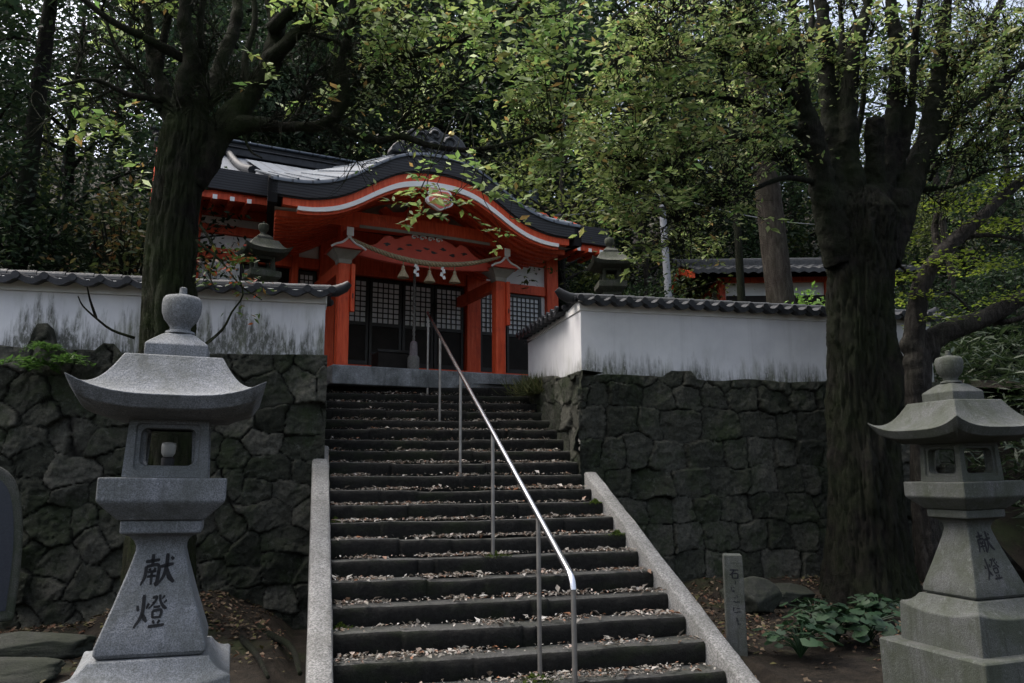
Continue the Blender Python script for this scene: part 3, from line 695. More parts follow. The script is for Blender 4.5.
def make_lantern(loc, rz, label, scale=1., group=None, m='granite', text=True, bulb=True, lean=0.):
    R = empty('stone_lantern', loc, rz, label, 'stone lantern', group); R.scale = (scale,) * 3; R.rotation_euler = (0, lean, rz)      # settled a little out of plumb
    MB().sqrings([(.485, 0), (.485, .405), (.475, .42)]).build('plinth', m, R, bevel=.012)
    # base block with upswept corners
    mb = MB(); ns = 10; rings = []
    def ring(wd, z, lift):
        P = []
        for (ax, ay, bx_, by) in ((-1, -1, 1, -1), (1, -1, 1, 1), (1, 1, -1, 1), (-1, 1, -1, -1)):
            for i in range(ns):
                t = i / ns; c = abs(2 * t - 1) ** 2.2; P.append(((ax + (bx_ - ax) * t) * wd, (ay + (by - ay) * t) * wd, z + lift * c))
        return P
    def rings_build(mb, rr):
        k = len(rr[0]); V = [p for r in rr for p in r]
        F = [(i * k + j, i * k + (j + 1) % k, (i + 1) * k + (j + 1) % k, (i + 1) * k + j) for i in range(len(rr) - 1) for j in range(k)]
        F += [tuple(range(k - 1, -1, -1)), tuple((len(rr) - 1) * k + j for j in range(k))]; return mb.add(V, F)
    rings_build(mb, [ring(.372, .40, 0), ring(.362, .648, .05), ring(.352, .656, .05), ring(.33, .672, .036), ring(.305, .70, .018), ring(.28, .735, .006), ring(.262, .766, 0)])
    mb.build('base', m, R, auto=32, bevel=.006)
    # pedestal, flaring to the foot
    prof = [(.228, .768), (.243, .79), (.243, .82), (.217, .90), (.184, 1.0), (.153, 1.10), (.126, 1.19), (.112, 1.245), (.112, 1.27), (.122, 1.295), (.143, 1.318), (.170, 1.33), (.184, 1.335), (.184, 1.395)]
    mb = MB().sqrings(prof); ped = mb.build('pedestal', m, R, auto=30, bevel=.008)
    if text:
        fz = lambda z: float(np.interp(z, [p[1] for p in prof[2:9]], [p[0] for p in prof[2:9]]))
        mb = MB(); glyph(mb, GLYPH_A, -.068, 1.085, .138, .15, lambda x, z: (x, -fz(z) - .0025, z)); glyph(mb, GLYPH_B, -.080, .90, .135, .15, lambda x, z: (x, -fz(z) - .0025, z))
        mb.build('inscription', 'ink', ped)
    MB().sqrings([(.196, 1.397), (.274, 1.475), (.286, 1.49), (.286, 1.60)]).build('platform', m, R, bevel=.008)
    # light chamber: four pierced faces
    mb = MB(); z0, z1 = 1.602, 1.90; zc = (z0 + z1) / 2; hh = (z1 - z0) / 2
    for q in range(4):
        inner = [rrect(.150, .116, .02), rrect(.144, .110, .02), rrect(.128, .094, .035), rrect(.123, .09, .035)]
        dep = [0, .014, .016, .08]; n_ = len(inner[0])
        outer = []
        for (x, z) in inner[0]:
            s_ = max(abs(x) / .150, abs(z) / .116); outer.append((max(-1, min(1, x / .150 / s_)), max(-1, min(1, z / .116 / s_))))
        V = []; wt, wb = .182, .196
        def fw(zz): return wb + (wt - wb) * (zz - z0) / (z1 - z0)
        for (x, z) in outer: V.append((x * fw(zc + z * hh), -fw(zc + z * hh), zc + z * hh))
        for P, d in zip(inner, dep): V += [(x, -fw(zc + z) + d, zc + z) for x, z in P]
        ra = Matrix.Rotation(q * pi / 2, 3, 'Z'); V = [ra @ Vector(p) for p in V]
        mb.add(V, [(i * n_ + j, i * n_ + (j + 1) % n_, (i + 1) * n_ + (j + 1) % n_, (i + 1) * n_ + j) for i in range(4) for j in range(n_)])
    ch = mb.build('light_chamber', m, R)
    if bulb:
        b = MB(); b.lathe([(.028, 0), (.032, .03), (.032, .098), (.024, .104)], 14, (-.01, .02, 1.602)); b.build('lamp_socket', 'dark_metal', ch, auto=40)
        b = MB(); b.lathe([(.022, .104), (.034, .125), (.036, .16), (.034, .176), (.004, .182)], 16, (-.01, .02, 1.602)); b.build('lamp_bulb', 'glass', ch, True)
    # roof
    mb = MB(); ns = 18
    def rr(wd, z, lift, fl=.03):
        P = []
        for (ax, ay, bx_, by) in ((-1, -1, 1, -1), (1, -1, 1, 1), (1, 1, -1, 1), (-1, 1, -1, -1)):
            for i in range(ns):
                t = i / ns; c = abs(2 * t - 1); g = 1 + fl * c ** 4; P.append(((ax + (bx_ - ax) * t) * wd * g, (ay + (by - ay) * t) * wd * g, z + lift * c ** 3.4))
        return P
    ringsl = [rr(.18, 1.885, 0, 0), rr(.27, 1.892, 0, 0), rr(.388, 1.925, .055, .02)]
    S = 10
    for i in range(S + 1):
        s_ = 1 - i / S; ringsl.append(rr(.228 + .202 * s_ ** .95, 2.205 - .215 * (1 - (1 - s_) ** 2.1), .085 * s_ ** 2.2, .035 * s_))
    rings_build(mb, ringsl); mb.build('roof', m, R, auto=38, bevel=.006)
    mb = MB(); mb.sqrings([(.150, 2.20), (.150, 2.275), (.135, 2.29), (.105, 2.315), (.08, 2.335), (.06, 2.345)]).build('roof_cap', m, R, auto=30, bevel=.006)
    mb = MB(); mb.lathe([(.062, 2.343), (.075, 2.35), (.072, 2.362), (.052, 2.368), (.052, 2.385), (.062, 2.40), (.084, 2.425), (.097, 2.465), (.100, 2.505), (.097, 2.532), (.086, 2.549), (.045, 2.560), (.020, 2.565), (.018, 2.60), (.012, 2.604)], 24)
    mb.build('finial', m, R, auto=50)
    return R
def D2(px, D): p = CO + (CR * (px - 512) / FPX + CF) * D; return p
LL = D2(171, 4.2); LR = D2(951, 6.0)
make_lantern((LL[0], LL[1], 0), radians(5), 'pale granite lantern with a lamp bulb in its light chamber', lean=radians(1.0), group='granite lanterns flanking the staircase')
make_lantern((LR[0], LR[1], 0), radians(3), 'weathered granite lantern beneath the curving maple trunk', .96, lean=radians(-1.0), bulb=False, m='granite_dark', group='granite lanterns flanking the staircase')
p = at(263, 245, 12.2); make_lantern((p.x, p.y, 3.34), radians(20), 'small mossy lantern behind the mouldy plaster wall', .80, 'mossy lanterns behind the plaster walls', 'granite_old', False, False)
p = at(610, 265, 12.0); make_lantern((p.x, p.y, 3.40), radians(-10), 'small mossy lantern behind the corner of the plaster wall', .81, 'mossy lanterns behind the plaster walls', 'granite_old', False, False)

# ------------------------------------------------------------------ the red shrine (local x along the front, y inwards, z up from its stone platform)
TH = radians(13.1)
SH = empty('shrine', (.428, 13.027, 3.315), TH, 'vermilion shrine hall with a curved cusped gable at the top of the stairs', 'shrine')
S_ = lambda mb, n, m, bevel=.008, parent=SH, **k: mb.build(n, m, parent, bevel=bevel, **k)
TOP = smooth1([(-1.38, 2.66), (-1.12, 2.66), (-.77, 2.69), (-.41, 2.785), (-.08, 2.95), (.25, 3.17), (.6, 3.36), (.95, 3.45), (1.28, 3.47), (1.62, 3.45), (1.95, 3.36), (2.3, 3.17), (2.64, 2.95), (2.97, 2.785), (3.33, 2.69), (3.68, 2.66), (3.94, 2.66)], 4)
def off(d, x0, x1, taper=0.):
    """a curve under TOP: by d in the middle, narrower at the ends"""
    return [(x, interp(TOP, x) - d * (1 - taper * min(1, abs(x - 1.28) / 2.6) ** 2)) for x in np.linspace(x0, x1, 64)]
# platform and floor
mb = MB(); mb.bx(-.24, 3.85, -.42, 6.5, -.30, 0); mb.bx(-3, 6.2, .9, 6.5, -.3, -.004); S_(mb, 'stone_platform', 'bracket_stone', .015)
def slab(x0, x1, y0, y1, z0, z1): return MB().bx(x0, x1, y0, y1, z0, z1)
S_(slab(-2.35, 5.2, 1.72, 1.98, .02, .32), 'sill_beam', 'vermilion')
# columns of the porch
for x in (0, 2.85):
    mb = MB(); mb.bx(x - .098, x + .098, -.098, .098, .0, 1.74); c = S_(mb, 'porch_post', 'vermilion', .024)
    S_(slab(x + .10, x + .165, -.14, -.07, .92, 1.72), 'post_board', 'vermilion', .006, c)
    S_(slab(x + .123, x + .141, -.146, -.135, 1.14, 1.22), 'slot_shade', 'black_lacquer', 0, c)  # thin black plate painting the shade inside the slot
    # bearing block shaped like a small gabled cap, its edges picked out in white
    mb = MB(); V = []
    for w_, d_, z in ((.105, .105, 1.72), (.115, .115, 1.79), (.235, .235, 1.93)): V += [(x - w_, -d_, z), (x + w_, -d_, z), (x + w_, d_, z), (x - w_, d_, z)]
    mb.add(V, [(4 * i + j, 4 * i + (j + 1) % 4, 4 * i + 4 + (j + 1) % 4, 4 * i + 4 + j) for i in range(2) for j in range(4)] + [(3, 2, 1, 0), (8, 9, 10, 11)]); cap = S_(mb, 'bearing_block', 'cream', .006)
    gp = [(x - 0.270, 1.935), (x + 0.270, 1.935), (x + 0.235, 1.955), (x + 0.113, 1.99), (x + 0.044, 2.05), (x, 2.09), (x - 0.044, 2.05), (x - 0.113, 1.99), (x - 0.235, 1.955)]
    mb = MB(); mb.prism(gp, -.30, .30); S_(mb, 'gablet', 'vermilion_carved', 0, cap)
    mb = MB(); mb.tube(cr([(x - 0.287, -.305, 1.925), (x - 0.209, -.31, 1.975), (x - 0.113, -.31, 2.01), (x - 0.044, -.31, 2.07), (x, -.31, 2.11), (x + 0.044, -.31, 2.07), (x + 0.113, -.31, 2.01), (x + 0.209, -.31, 1.975), (x + 0.287, -.305, 1.925)], 3), .018, 8)
    mb.bx(x - 0.030, x + 0.030, -.345, -.26, 2.09, 2.20)
    S_(mb, 'white_edge', 'white_paint', 0, cap)
    for z, ln, hw in ((2.19, .36, .05), (2.62, .78, .055)):
        arm = S_(slab(x - hw, x + hw, -ln, .3, z - .065, z + .065), 'bracket_arm', 'vermilion', .008)
        S_(slab(x - hw - .008, x + hw + .008, -ln - .012, -ln + .002, z - .073, z + .073), 'white_cap', 'white_paint', .004, arm)
    S_(slab(x - .09, x + .09, -.09, .09, 2.10, 2.62), 'bracket_core', 'vermilion', .01)
    S_(slab(x - .06, x + .06, .13, 1.78, 1.60, 1.80), 'tie_beam', 'vermilion', .01)
# rainbow beam with its cream lower edge
ab = lambda x: .03 * (1 - ((x - 1.425) / 1.7) ** 2)
xs = np.linspace(-.35, 3.2, 30)
mb = MB(); mb.strip([(x, 2.61 + ab(x)) for x in xs], [(x, 2.35 + ab(x)) for x in xs], -.11, .11); S_(mb, 'rainbow_beam', 'vermilion', 0, auto=40)
xs = np.linspace(.22, 2.62, 24); mb = MB(); mb.strip([(x, 2.385 + ab(x)) for x in xs], [(x, 2.335 + ab(x)) for x in xs], -.128, -.108); S_(mb, 'beam_edging', 'cream', 0)
# carved transom under the beam
tp = [(-.02, 2.06), (.3, 2.10), (.55, 2.2), (.66, 2.33), (.78, 2.37), (.88, 2.30), (.96, 2.36), (1.1, 2.42), (1.75, 2.42), (1.9, 2.36), (1.98, 2.30), (2.08, 2.37), (2.2, 2.33), (2.32, 2.2), (2.55, 2.10), (2.87, 2.06)]
xs = np.linspace(-.02, 2.87, 60); tx = [p[0] for p in tp]; tz = [p[1] for p in tp]
mb = MB(); mb.strip([(x, float(np.interp(x, tx, tz)) - .06) for x in xs], [(x, 1.82 + .12 * ((x - 1.425) / 1.45) ** 2) for x in xs], -.06, .02); tr = S_(mb, 'carved_transom', 'vermilion_carved', 0)
rng = rs(3); mb = MB()
for (cx_, cz_) in ((.72, 2.2), (.95, 2.15), (1.12, 2.24), (1.3, 2.16), (1.43, 2.21), (1.56, 2.16), (1.74, 2.24), (1.92, 2.15), (2.14, 2.2), (.5, 2.1), (2.36, 2.1)):
    n_ = 9; mb.prism([(cx_ + .055 * (1 + .5 * sin(3 * a + cx_ * 9)) * cos(a), cz_ - .055 + .024 * (1 + .4 * cos(2 * a + cx_ * 5)) * sin(a)) for a in np.linspace(0, 2 * pi, n_, endpoint=False)], -.0625, -.055)
S_(mb, 'hollow_shade', 'black_lacquer', 0, tr)  # flat black plates on the carving paint the shade inside its holes
mb = MB()
for cx_ in (1.20, 1.35, 1.50, 1.65):                       # the white four-scroll cloud crest
    P = [Vector((cx_ + (.068 - .0055 * i) * cos(.55 * i) , -.075, 2.33 + (.052 - .0042 * i) * sin(.55 * i))) for i in range(12)]
    mb.tube(P, .016, 6)
S_(mb, 'cloud_crest', 'white_paint', 0, tr, auto=60)
# tympanum with curved struts
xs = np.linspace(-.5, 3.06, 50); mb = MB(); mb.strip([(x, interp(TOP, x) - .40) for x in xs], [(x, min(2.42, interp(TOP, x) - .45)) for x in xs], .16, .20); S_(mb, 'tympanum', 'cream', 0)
for sg in (-1, 1):
    P = [(1.28 + sg * a, z) for a, z in ((.0, 3.0), (.12, 2.93), (.22, 2.80), (.42, 2.77), (.55, 2.86), (.66, 2.78), (.60, 2.70), (.78, 2.68), (1.0, 2.69), (.9, 2.60), (.0, 2.60))]
    if sg > 0: P = P[::-1]
    mb = MB(); mb.prism(P, .06, .158); S_(mb, 'frog_leg_strut', 'vermilion', .006)
mb = MB(); mb.bx(1.18, 1.38, .0, .15, 2.6, 3.05); S_(mb, 'king_strut', 'vermilion', .01)
# barge: shingle edge, red board, white line, red inner board, gold fillet
Y0 = -1.0
def band(name, m, d0, d1, x0, x1, ya, yb, t0=0., t1=0.):
    mb = MB(); mb.strip(off(d0, x0, x1, t0), off(d1, x0, x1, t1), ya, yb); return S_(mb, name, m, 0, auto=30)
band('eave_edge', 'shingle_edge', .0, .30, -1.38, 3.94, Y0 - .03, Y0 + .16, 0, .18)
band('eave_moulding', 'shingle_edge', .30, .325, -1.30, 3.86, Y0, Y0 + .1, .18, .18)
band('barge_board', 'vermilion', .325, .47, -1.20, 3.76, Y0 + .02, Y0 + .14, .18, .20)
band('white_fillet', 'white_paint', .465, .555, -.98, 3.54, Y0 - .002, Y0 + .13, .20, .24)
band('inner_barge', 'vermilion', .556, .60, -.98, 3.54, Y0 + .03, Y0 + .12, .24, .22)
# copper covering of the porch roof: gable curve in front melting into the main slope behind
MAIN = lambda y: 3.42 + (y - 1.0) * .47
def zroof(x, y):
    bl = min(1, max(0, (interp(TOP, x) - 2.66) / .8)); return max(interp(TOP, x) + .02 + (y - Y0) * (.40 - .12 * bl), MAIN(y) if y > 1.4 else -9)
xs = np.linspace(-1.40, 3.96, 84); ys = np.linspace(Y0 - .05, 4.2, 30)
P = [[(-1.40 + 5.36 * t + (.5 - t) * 2 * .175 * max(0, min(2., y - Y0)), y, 0) for t in np.linspace(0, 1, 84)] for y in ys]
P = [[(x, y, zroof(x, y)) for x, y, z in r] for r in P]
Pb = [[(x, y, z - .05) for x, y, z in P[0]]] + P
mb = MB(); mb.grid(Pb); S_(mb, 'porch_roof', 'copper', 0, smooth=True)
# standing seams over the copper
mb = MB()
for x in np.arange(-1.3, 3.95, .30):
    pts = [(x, y, zroof(x, y) + .008) for y in np.linspace(Y0 - .05, 1.6, 9)]; mb.tube(pts, .02, 5)
S_(mb, 'roof_seam', 'copper', 0)
# side edges of the porch roof
inset = lambda y: .175 * max(0, min(2.75, y - Y0))                  # the porch eave narrows towards the hall
for sg, xa in ((1, -1.36), (-1, 3.92)):
    V = []; yy = np.linspace(Y0 - .03, 1.72, 10)
    for y in yy:
        x = xa + sg * inset(y); V += [(x - .07, y, zroof(xa, y) - .03), (x + .07, y, zroof(xa, y) - .03), (x + .07, y, 2.27), (x - .07, y, 2.27)]
    mb = MB(); mb.add(V, [(4 * i + j, 4 * i + (j + 1) % 4, 4 * i + 4 + (j + 1) % 4, 4 * i + 4 + j) for i in range(9) for j in range(4)] + [(3, 2, 1, 0), (36, 37, 38, 39)]); S_(mb, 'verge', 'verge_dark', 0)
# soffit boards and curved ribs
mb = MB(); xs = np.linspace(-1.32, 3.88, 60)
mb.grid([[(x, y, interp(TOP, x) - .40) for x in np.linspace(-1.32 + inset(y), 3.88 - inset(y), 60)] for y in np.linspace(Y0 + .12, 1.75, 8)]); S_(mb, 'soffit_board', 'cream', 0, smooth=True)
for y in np.arange(Y0 + .26, 1.7, .20):
    xs = np.linspace(-1.30 + inset(y), 3.86 - inset(y), 60)
    tp_ = [(x, interp(TOP, x) - .405) for x in xs]; bt = [(x, interp(TOP, x) - .49) for x in xs]
    mb = MB(); mb.strip(tp_, bt, y, y + .105); S_(mb, 'soffit_rib', 'vermilion', 0)
# pendant ornament (heart-shaped gegyo)
hp = smooth1([(1.28, 2.90), (1.46, 2.90), (1.52, 2.82), (1.44, 2.78), (1.55, 2.72), (1.52, 2.62), (1.40, 2.56), (1.28, 2.50), (1.16, 2.56), (1.04, 2.62), (1.01, 2.72), (1.12, 2.78), (1.04, 2.82), (1.10, 2.90)], 3)[::-1]
gx = lambda k, dx=0, dz=0: [(1.28 + (x - 1.28) * k + dx, 2.70 + (z - 2.70) * k + dz) for x, z in hp]
mb = MB(); mb.prism(gx(.86), Y0 - .05, Y0 + .02); gg = S_(mb, 'gable_pendant', 'white_paint', 0)
mb = MB(); mb.prism(gx(.72), Y0 - .062, Y0 - .03); S_(mb, 'pendant_face', 'pink', 0, gg)
mb = MB()
for a in (-1, 1):
    P = [Vector((1.28 + a * (.08 + (.062 - .005 * i) * cos(.6 * i)), Y0 - .064, 2.66 + (.062 - .005 * i) * sin(.6 * i))) for i in range(10)]; mb.tube(P, .010, 5)
S_(mb, 'pendant_scroll', 'white_paint', 0, gg)
# great ridge-end ornament above the gable
rp = smooth1([(.50, 3.50), (.55, 3.62), (.70, 3.74), (.80, 3.90), (.98, 4.0), (1.12, 3.97), (1.28, 4.06), (1.45, 3.97), (1.60, 4.0), (1.78, 3.90), (1.88, 3.74), (2.05, 3.62), (2.12, 3.50)], 4)[::-1]
mb = MB(); mb.prism(rp, Y0 + .18, Y0 + .40); on = S_(mb, 'ridge_ornament', 'tile_worn', .02)
mb = MB(); rng = rs(12)
for (cx_, cz_, r_) in ((.78, 3.66, .11), (1.0, 3.80, .13), (1.28, 3.66, .14), (1.56, 3.80, .13), (1.78, 3.66, .11), (1.28, 3.90, .10), (1.05, 3.60, .07), (1.5, 3.60, .07)):
    s_ = 1 if cx_ < 1.28 else -1
    P = [Vector((cx_ + s_ * r_ * (1 - .075 * i) * cos(.6 * i), Y0 + .17, cz_ + r_ * (1 - .075 * i) * sin(.6 * i))) for i in range(12)]; mb.tube(P, [.034 - .0018 * i for i in range(12)], 6)
S_(mb, 'cloud_relief', 'tile_worn', 0, on, auto=60)
for cx_ in (1.0, 1.56):
    mb = MB(); mb.tube([(cx_, Y0 + .17, 3.98), (cx_, Y0 + .12, 3.98)], [.045, .036], 14); S_(mb, 'gilt_boss', 'gold', 0, on, auto=50)
mb = MB(); mb.bx(1.16, 1.40, Y0 + .4, 3.5, 3.45, 3.82); S_(mb, 'gable_ridge', 'tile', .03)
# main roof
XL, XR = -2.75, 5.95
def slope(name, m, x0, x1, y0, y1, z0, z1, th, sag=.12):
    mb = MB(); P = []
    for i in range(9):
        t = i / 8; P.append([(x, y0 + (y1 - y0) * t, z0 + (z1 - z0) * t - sag * sin(pi * t)) for x in np.linspace(x0, x1, 12)])
    Q = [[(x, y, z - th) for x, y, z in r] for r in P][::-1]
    mb.grid(P + Q + [P[0]]); 
    for e in (0, -1): mb.add([r[e] for r in P] + [r[e] for r in Q], [tuple(range(18)) if e else tuple(range(17, -1, -1))])
    return S_(mb, name, m, 0)
slope('main_roof', 'shingle_slope', XL, XR, .98, 4.6, 3.42, 5.10, .06); slope('rear_roof', 'shingle_slope', XL, XR, 8.2, 4.6, 3.42, 5.10, .06)
for x0, x1 in ((XL, -.98), (3.54, XR)):
    mb = MB(); mb.bx(x0, x1, .96, 1.14, 3.04, 3.415); S_(mb, 'main_eave_edge', 'shingle_edge', .01)
    mb = MB(); mb.bx(x0 + .1, x1, 1.05, 1.2, 2.90, 3.04); S_(mb, 'eave_board', 'vermilion', .006)
    mb = MB(); mb.bx(x0 + .1, x1, 1.2, 1.82, 3.0, 3.03); S_(mb, 'eave_soffit', 'vermilion', 0)
    for x in np.arange(x0 + .25, x1 - .05, .275):
        if -1.3 < x < 3.86: continue
        r_ = S_(slab(x - .045, x + .045, .93, 1.80, 2.92 - .07, 2.995 - .07), 'rafter', 'vermilion', .004)
        S_(slab(x - .036, x + .036, .918, .932, 2.85, 2.925), 'white_cap', 'white_paint', 0, r_)
mb = MB(); mb.bx(XL - .05, XR + .1, 4.42, 4.78, 5.06, 5.22); mb.bx(XL - .1, XR + .15, 4.38, 4.82, 5.22, 5.245); mb.bx(XL - .05, XR + .1, 4.48, 4.72, 5.245, 5.36); S_(mb, 'main_ridge', 'tile', .012)
mb = MB(); mb.bx(XL - .15, XR + .2, 4.40, 4.80, 5.362, 5.40); S_(mb, 'ridge_cover', 'copper', .012)
mb = MB(); mb.bx(XR - .05, XR + .2, 4.35, 4.85, 5.05, 5.42); mb.bx(XR + .0, XR + .14, 4.2, 4.36, 5.35, 5.43); S_(mb, 'ridge_end', 'copper', .02)
for x in (-1.35, 3.92):                                        # descending ridges either side of the porch roof
    P = [(x, y, MAIN(y) + .06 - .1 * sin(pi * (y - 1) / 3.6)) for y in np.linspace(1.1, 4.4, 10)]; mb = MB(); mb.tube(P, .075, 8); S_(mb, 'descending_ridge', 'tile', 0, auto=50)
for x in (XL + .05, XR - .05):
    mb = MB(); P = [(x, y, (MAIN(y) if y < 4.6 else MAIN(9.2 - y)) - .22) for y in np.linspace(1.0, 8.2, 25)]
    V = []
    for (a, y, z) in P: V += [(a - .05, y, z + .14), (a + .05, y, z + .14), (a + .05, y, z - .14), (a - .05, y, z - .14)]
    mb.add(V, [(4 * i + j, 4 * i + (j + 1) % 4, 4 * i + 4 + (j + 1) % 4, 4 * i + 4 + j) for i in range(24) for j in range(4)]); S_(mb, 'gable_board', 'vermilion', 0)
# body of the hall
mb = MB(); mb.bx(-2.2, 5.0, 2.05, 7.2, -.05, 3.3); S_(mb, 'inner_wall', 'interior', 0)
cols = (-2.2, -.42, .18, 3.16, 5.0)
for x in cols:
    w_ = .15 if x in (.18, 3.16) else .14
    if x == -.42: w_ = .06
    S_(slab(x - w_, x + w_, 1.74, 2.0, .0, 3.0), 'column', 'vermilion', .015)
for z0, z1, xa, xb in ((2.02, 2.22, 3.32, 4.855), (2.06, 2.26, -2.05, .02), (2.66, 2.78, 3.32, 4.855), (2.52, 2.68, -2.05, .02), (2.84, 3.0, -2.05, .02), (2.84, 3.0, 3.32, 4.855), (2.05, 2.9, .34, 3.0)):
    S_(slab(xa, xb, 1.79, 1.96, z0, z1), 'wall_beam', 'vermilion', .008)
for z0, z1, xa, xb in ((2.225, 2.655, 3.32, 4.855), (2.265, 2.515, -2.05, .02), (2.685, 2.835, -2.05, .02), (.35, 2.015, 4.78, 4.855)):
    S_(slab(xa, xb, 1.85, 1.93, z0, z1), 'wall_panel', 'white_paint', 0)
def lattice_door(x0, x1, z0=.33, z1=2.01, zm=1.16, y=1.86, nx=5, nz=8):
    mb = MB(); f = .055
    mb.bx(x0, x0 + f, y - .03, y + .03, z0, z1); mb.bx(x1 - f, x1, y - .03, y + .03, z0, z1)
    for a, b in ((z0, z0 + .09), (zm - .07, zm), (z1 - .06, z1)): mb.bx(x0 + f, x1 - f, y - .03, y + .03, a, b)
    d = S_(mb, 'lattice_door', 'black_lacquer', .004)
    S_(slab(x0 + f, x1 - f, y - .012, y + .0, z0 + .09, zm - .07), 'lower_panel', 'interior', 0, d)
    S_(slab(x0 + f, x1 - f, y + .004, y + .01, zm, z1 - .06), 'paper_screen', 'paper', 0, d)
    mb = MB(); W, Hh = x1 - x0 - 2 * f, z1 - .06 - zm
    for i in range(1, nx): mb.bx(x0 + f + W * i / nx - .0085, x0 + f + W * i / nx + .0085, y - .022, y + .002, zm, z1 - .06)
    for i in range(1, nz): mb.bx(x0 + f, x1 - f, y - .018, y - .001, zm + Hh * i / nz - .010, zm + Hh * i / nz + .010)
    S_(mb, 'lattice', 'black_lacquer', 0, d)
for a, b in ((.36, 1.0), (1.02, 1.66), (1.68, 2.32), (2.34, 2.97)): lattice_door(a, b)
for a, b in ((3.33, 3.92), (3.94, 4.76)): lattice_door(a, b, nx=5 if b < 4 else 7)
for a, b in ((-1.35, -.70), (-.36, -.02)): lattice_door(a, b, nx=5 if b < -.5 else 3)
S_(slab(-2.05, -1.37, 1.85, 1.93, .35, 2.05), 'side_panel', 'white_paint', 0)
def shp(x, y, z):
    return SH.location + Matrix.Rotation(TH, 3, 'Z') @ Vector((x, y, z))
# straw rope with tassels and paper streamers
RP = empty('straw_rope', shp(1.43, -.30, 1.9), TH, 'twisted straw rope with tassels and paper streamers strung across the porch', 'sacred rope')
zr = lambda x: 1.83 + .27 * ((x - 1.36) / 1.36) ** 2
mb = MB(); N = 260
for ph in (0, 2.094, 4.188):
    P = []; R_ = []
    for i in range(N):
        x = -.02 + 2.76 * i / (N - 1); th_ = .011 + .016 * sin(pi * i / (N - 1)) ** .6; a = x * 34 + ph
        P.append((x - 1.43, .9 * th_ * cos(a), zr(x) - 1.9 + .9 * th_ * sin(a))); R_.append(th_ * 1.0)
    mb.tube(P, R_, 7)
mb.build('rope', 'straw', RP, auto=70)
for x in (.93, 1.40, 1.86):
    z = zr(x) - 1.9; mb = MB(); mb.tube([(x - 1.43, 0, z), (x - 1.43, 0, z - .12)], .009, 6)
    mb.lathe([(.02, -.12), (.032, -.14), (.026, -.165), (.06, -.24), (.098, -.31), (.10, -.325), (.03, -.32)], 14, (x - 1.43, 0, z)); mb.build('straw_tassel', 'straw', RP, auto=60)
for x in (1.15, 1.63):
    z = zr(x) - 1.93; mb = MB(); px, pz = x - 1.43, z
    for i, (dx, w_, h_) in enumerate(((0, .05, .07), (.02, .055, .075), (-.012, .05, .07), (.025, .05, .06))):
        mb.box((px + dx, -.012 * (i % 2) - .01, pz - .035 - .055 * i), (w_, .003, h_), 0, 0, Matrix.Rotation(.25 * (-1) ** i, 3, 'Y'))
    mb.build('paper_streamer', 'white_paint', RP)
BR = empty('bell_rope', shp(1.345, .28, 0), TH, 'thick bell rope ending in a cloth-wrapped cotton tassel before the doors', 'bell rope')
mb = MB(); 
for ph in (0, pi): mb.tube([(.012 * cos(z * 40 + ph), .012 * sin(z * 40 + ph), z) for z in np.linspace(.55, 2.3, 150)], .015, 6)
mb.build('rope', 'bell_cotton', BR, auto=70)
mb = MB(); mb.lathe([(.03, .58), (.055, .56), (.065, .50), (.07, .34), (.075, .325)], 14); mb.build('cloth_wrap', 'bell_cloth', BR, auto=50)
mb = MB(); mb.lathe([(.085, .05), (.10, .06), (.105, .20), (.10, .29), (.08, .32), (.07, .326)], 16); mb.build('tassel', 'bell_cotton', BR, auto=50)
OB = empty('offering_box', shp(1.08, .75, 0), TH, 'dark wooden offering box with a slatted top before the shrine doors', 'offering box')
mb = MB(); mb.bx(-.28, .28, -.2, .2, .06, .40); mb.build('box_body', 'interior', OB, bevel=.012)
mb = MB()
for i in range(7): mb.bx(-.26, .26, -.17 + .052 * i - .012, -.17 + .052 * i + .012, .402, .43)
mb.bx(-.30, .30, -.22, -.185, .402, .445); mb.bx(-.30, .30, .185, .22, .402, .445); mb.build('slatted_top', 'black_lacquer', OB, bevel=.004)
mb = MB(); mb.bx(-.27, -.2, -.19, .19, 0, .06); mb.bx(.2, .27, -.19, .19, 0, .06); mb.build('foot', 'interior', OB)

# ------------------------------------------------------------------ building in the trees at the right
p0 = at(700, 292, 18.2); BX, BY = p0.x, p0.y
OH = empty('side_hall', (BX, BY, 3.2), radians(-15), 'small red-framed side hall with a dark tiled roof among the trees', 'side hall')
o_ = lambda mb, n, m, bevel=.01, parent=OH: mb.build(n, m, parent, bevel=bevel)
zt = 6.72 - 3.2; LW = 5.4
mb = MB(); mb.bx(.75, LW, .9, 2.9, 0, zt); o_(mb, 'wall', 'white_wall')
mb = MB(); mb.bx(.9, LW - .1, .84, .93, zt - 1.5, zt - .44); o_(mb, 'opening_shade', 'interior', 0)  # solid dark panel on the wall, painting the shade of an open front
for x in (.78, 2.2, 3.6, 5.0): o_(slab(x - .08, x + .08, .80, .96, 0, zt), 'post', 'vermilion')
o_(slab(.7, LW, .79, .97, zt - .08, zt + .06), 'beam', 'vermilion')
def simple_roof(y0, y1, z0, z1):
    mb = MB(); rows = []
    n = 150
    for t in (0, .34, .345, .68, .685, 1):
        rows.append([(x, y0 + (y1 - y0) * t, z0 + (z1 - z0) * t + .05 * abs(sin(x * pi / .26)) + (.03 if t in (.345, .685) else 0)) for x in np.linspace(-.15, LW + .4, n)])
    mb.grid([[(x, y, z - .12) for x, y, z in rows[0]]] + rows); o_(mb, 'roof_slope', 'tile_worn', 0)
simple_roof(.1, 1.9, zt + .10, zt + .62); simple_roof(3.7, 1.9, zt + .10, zt + .62)
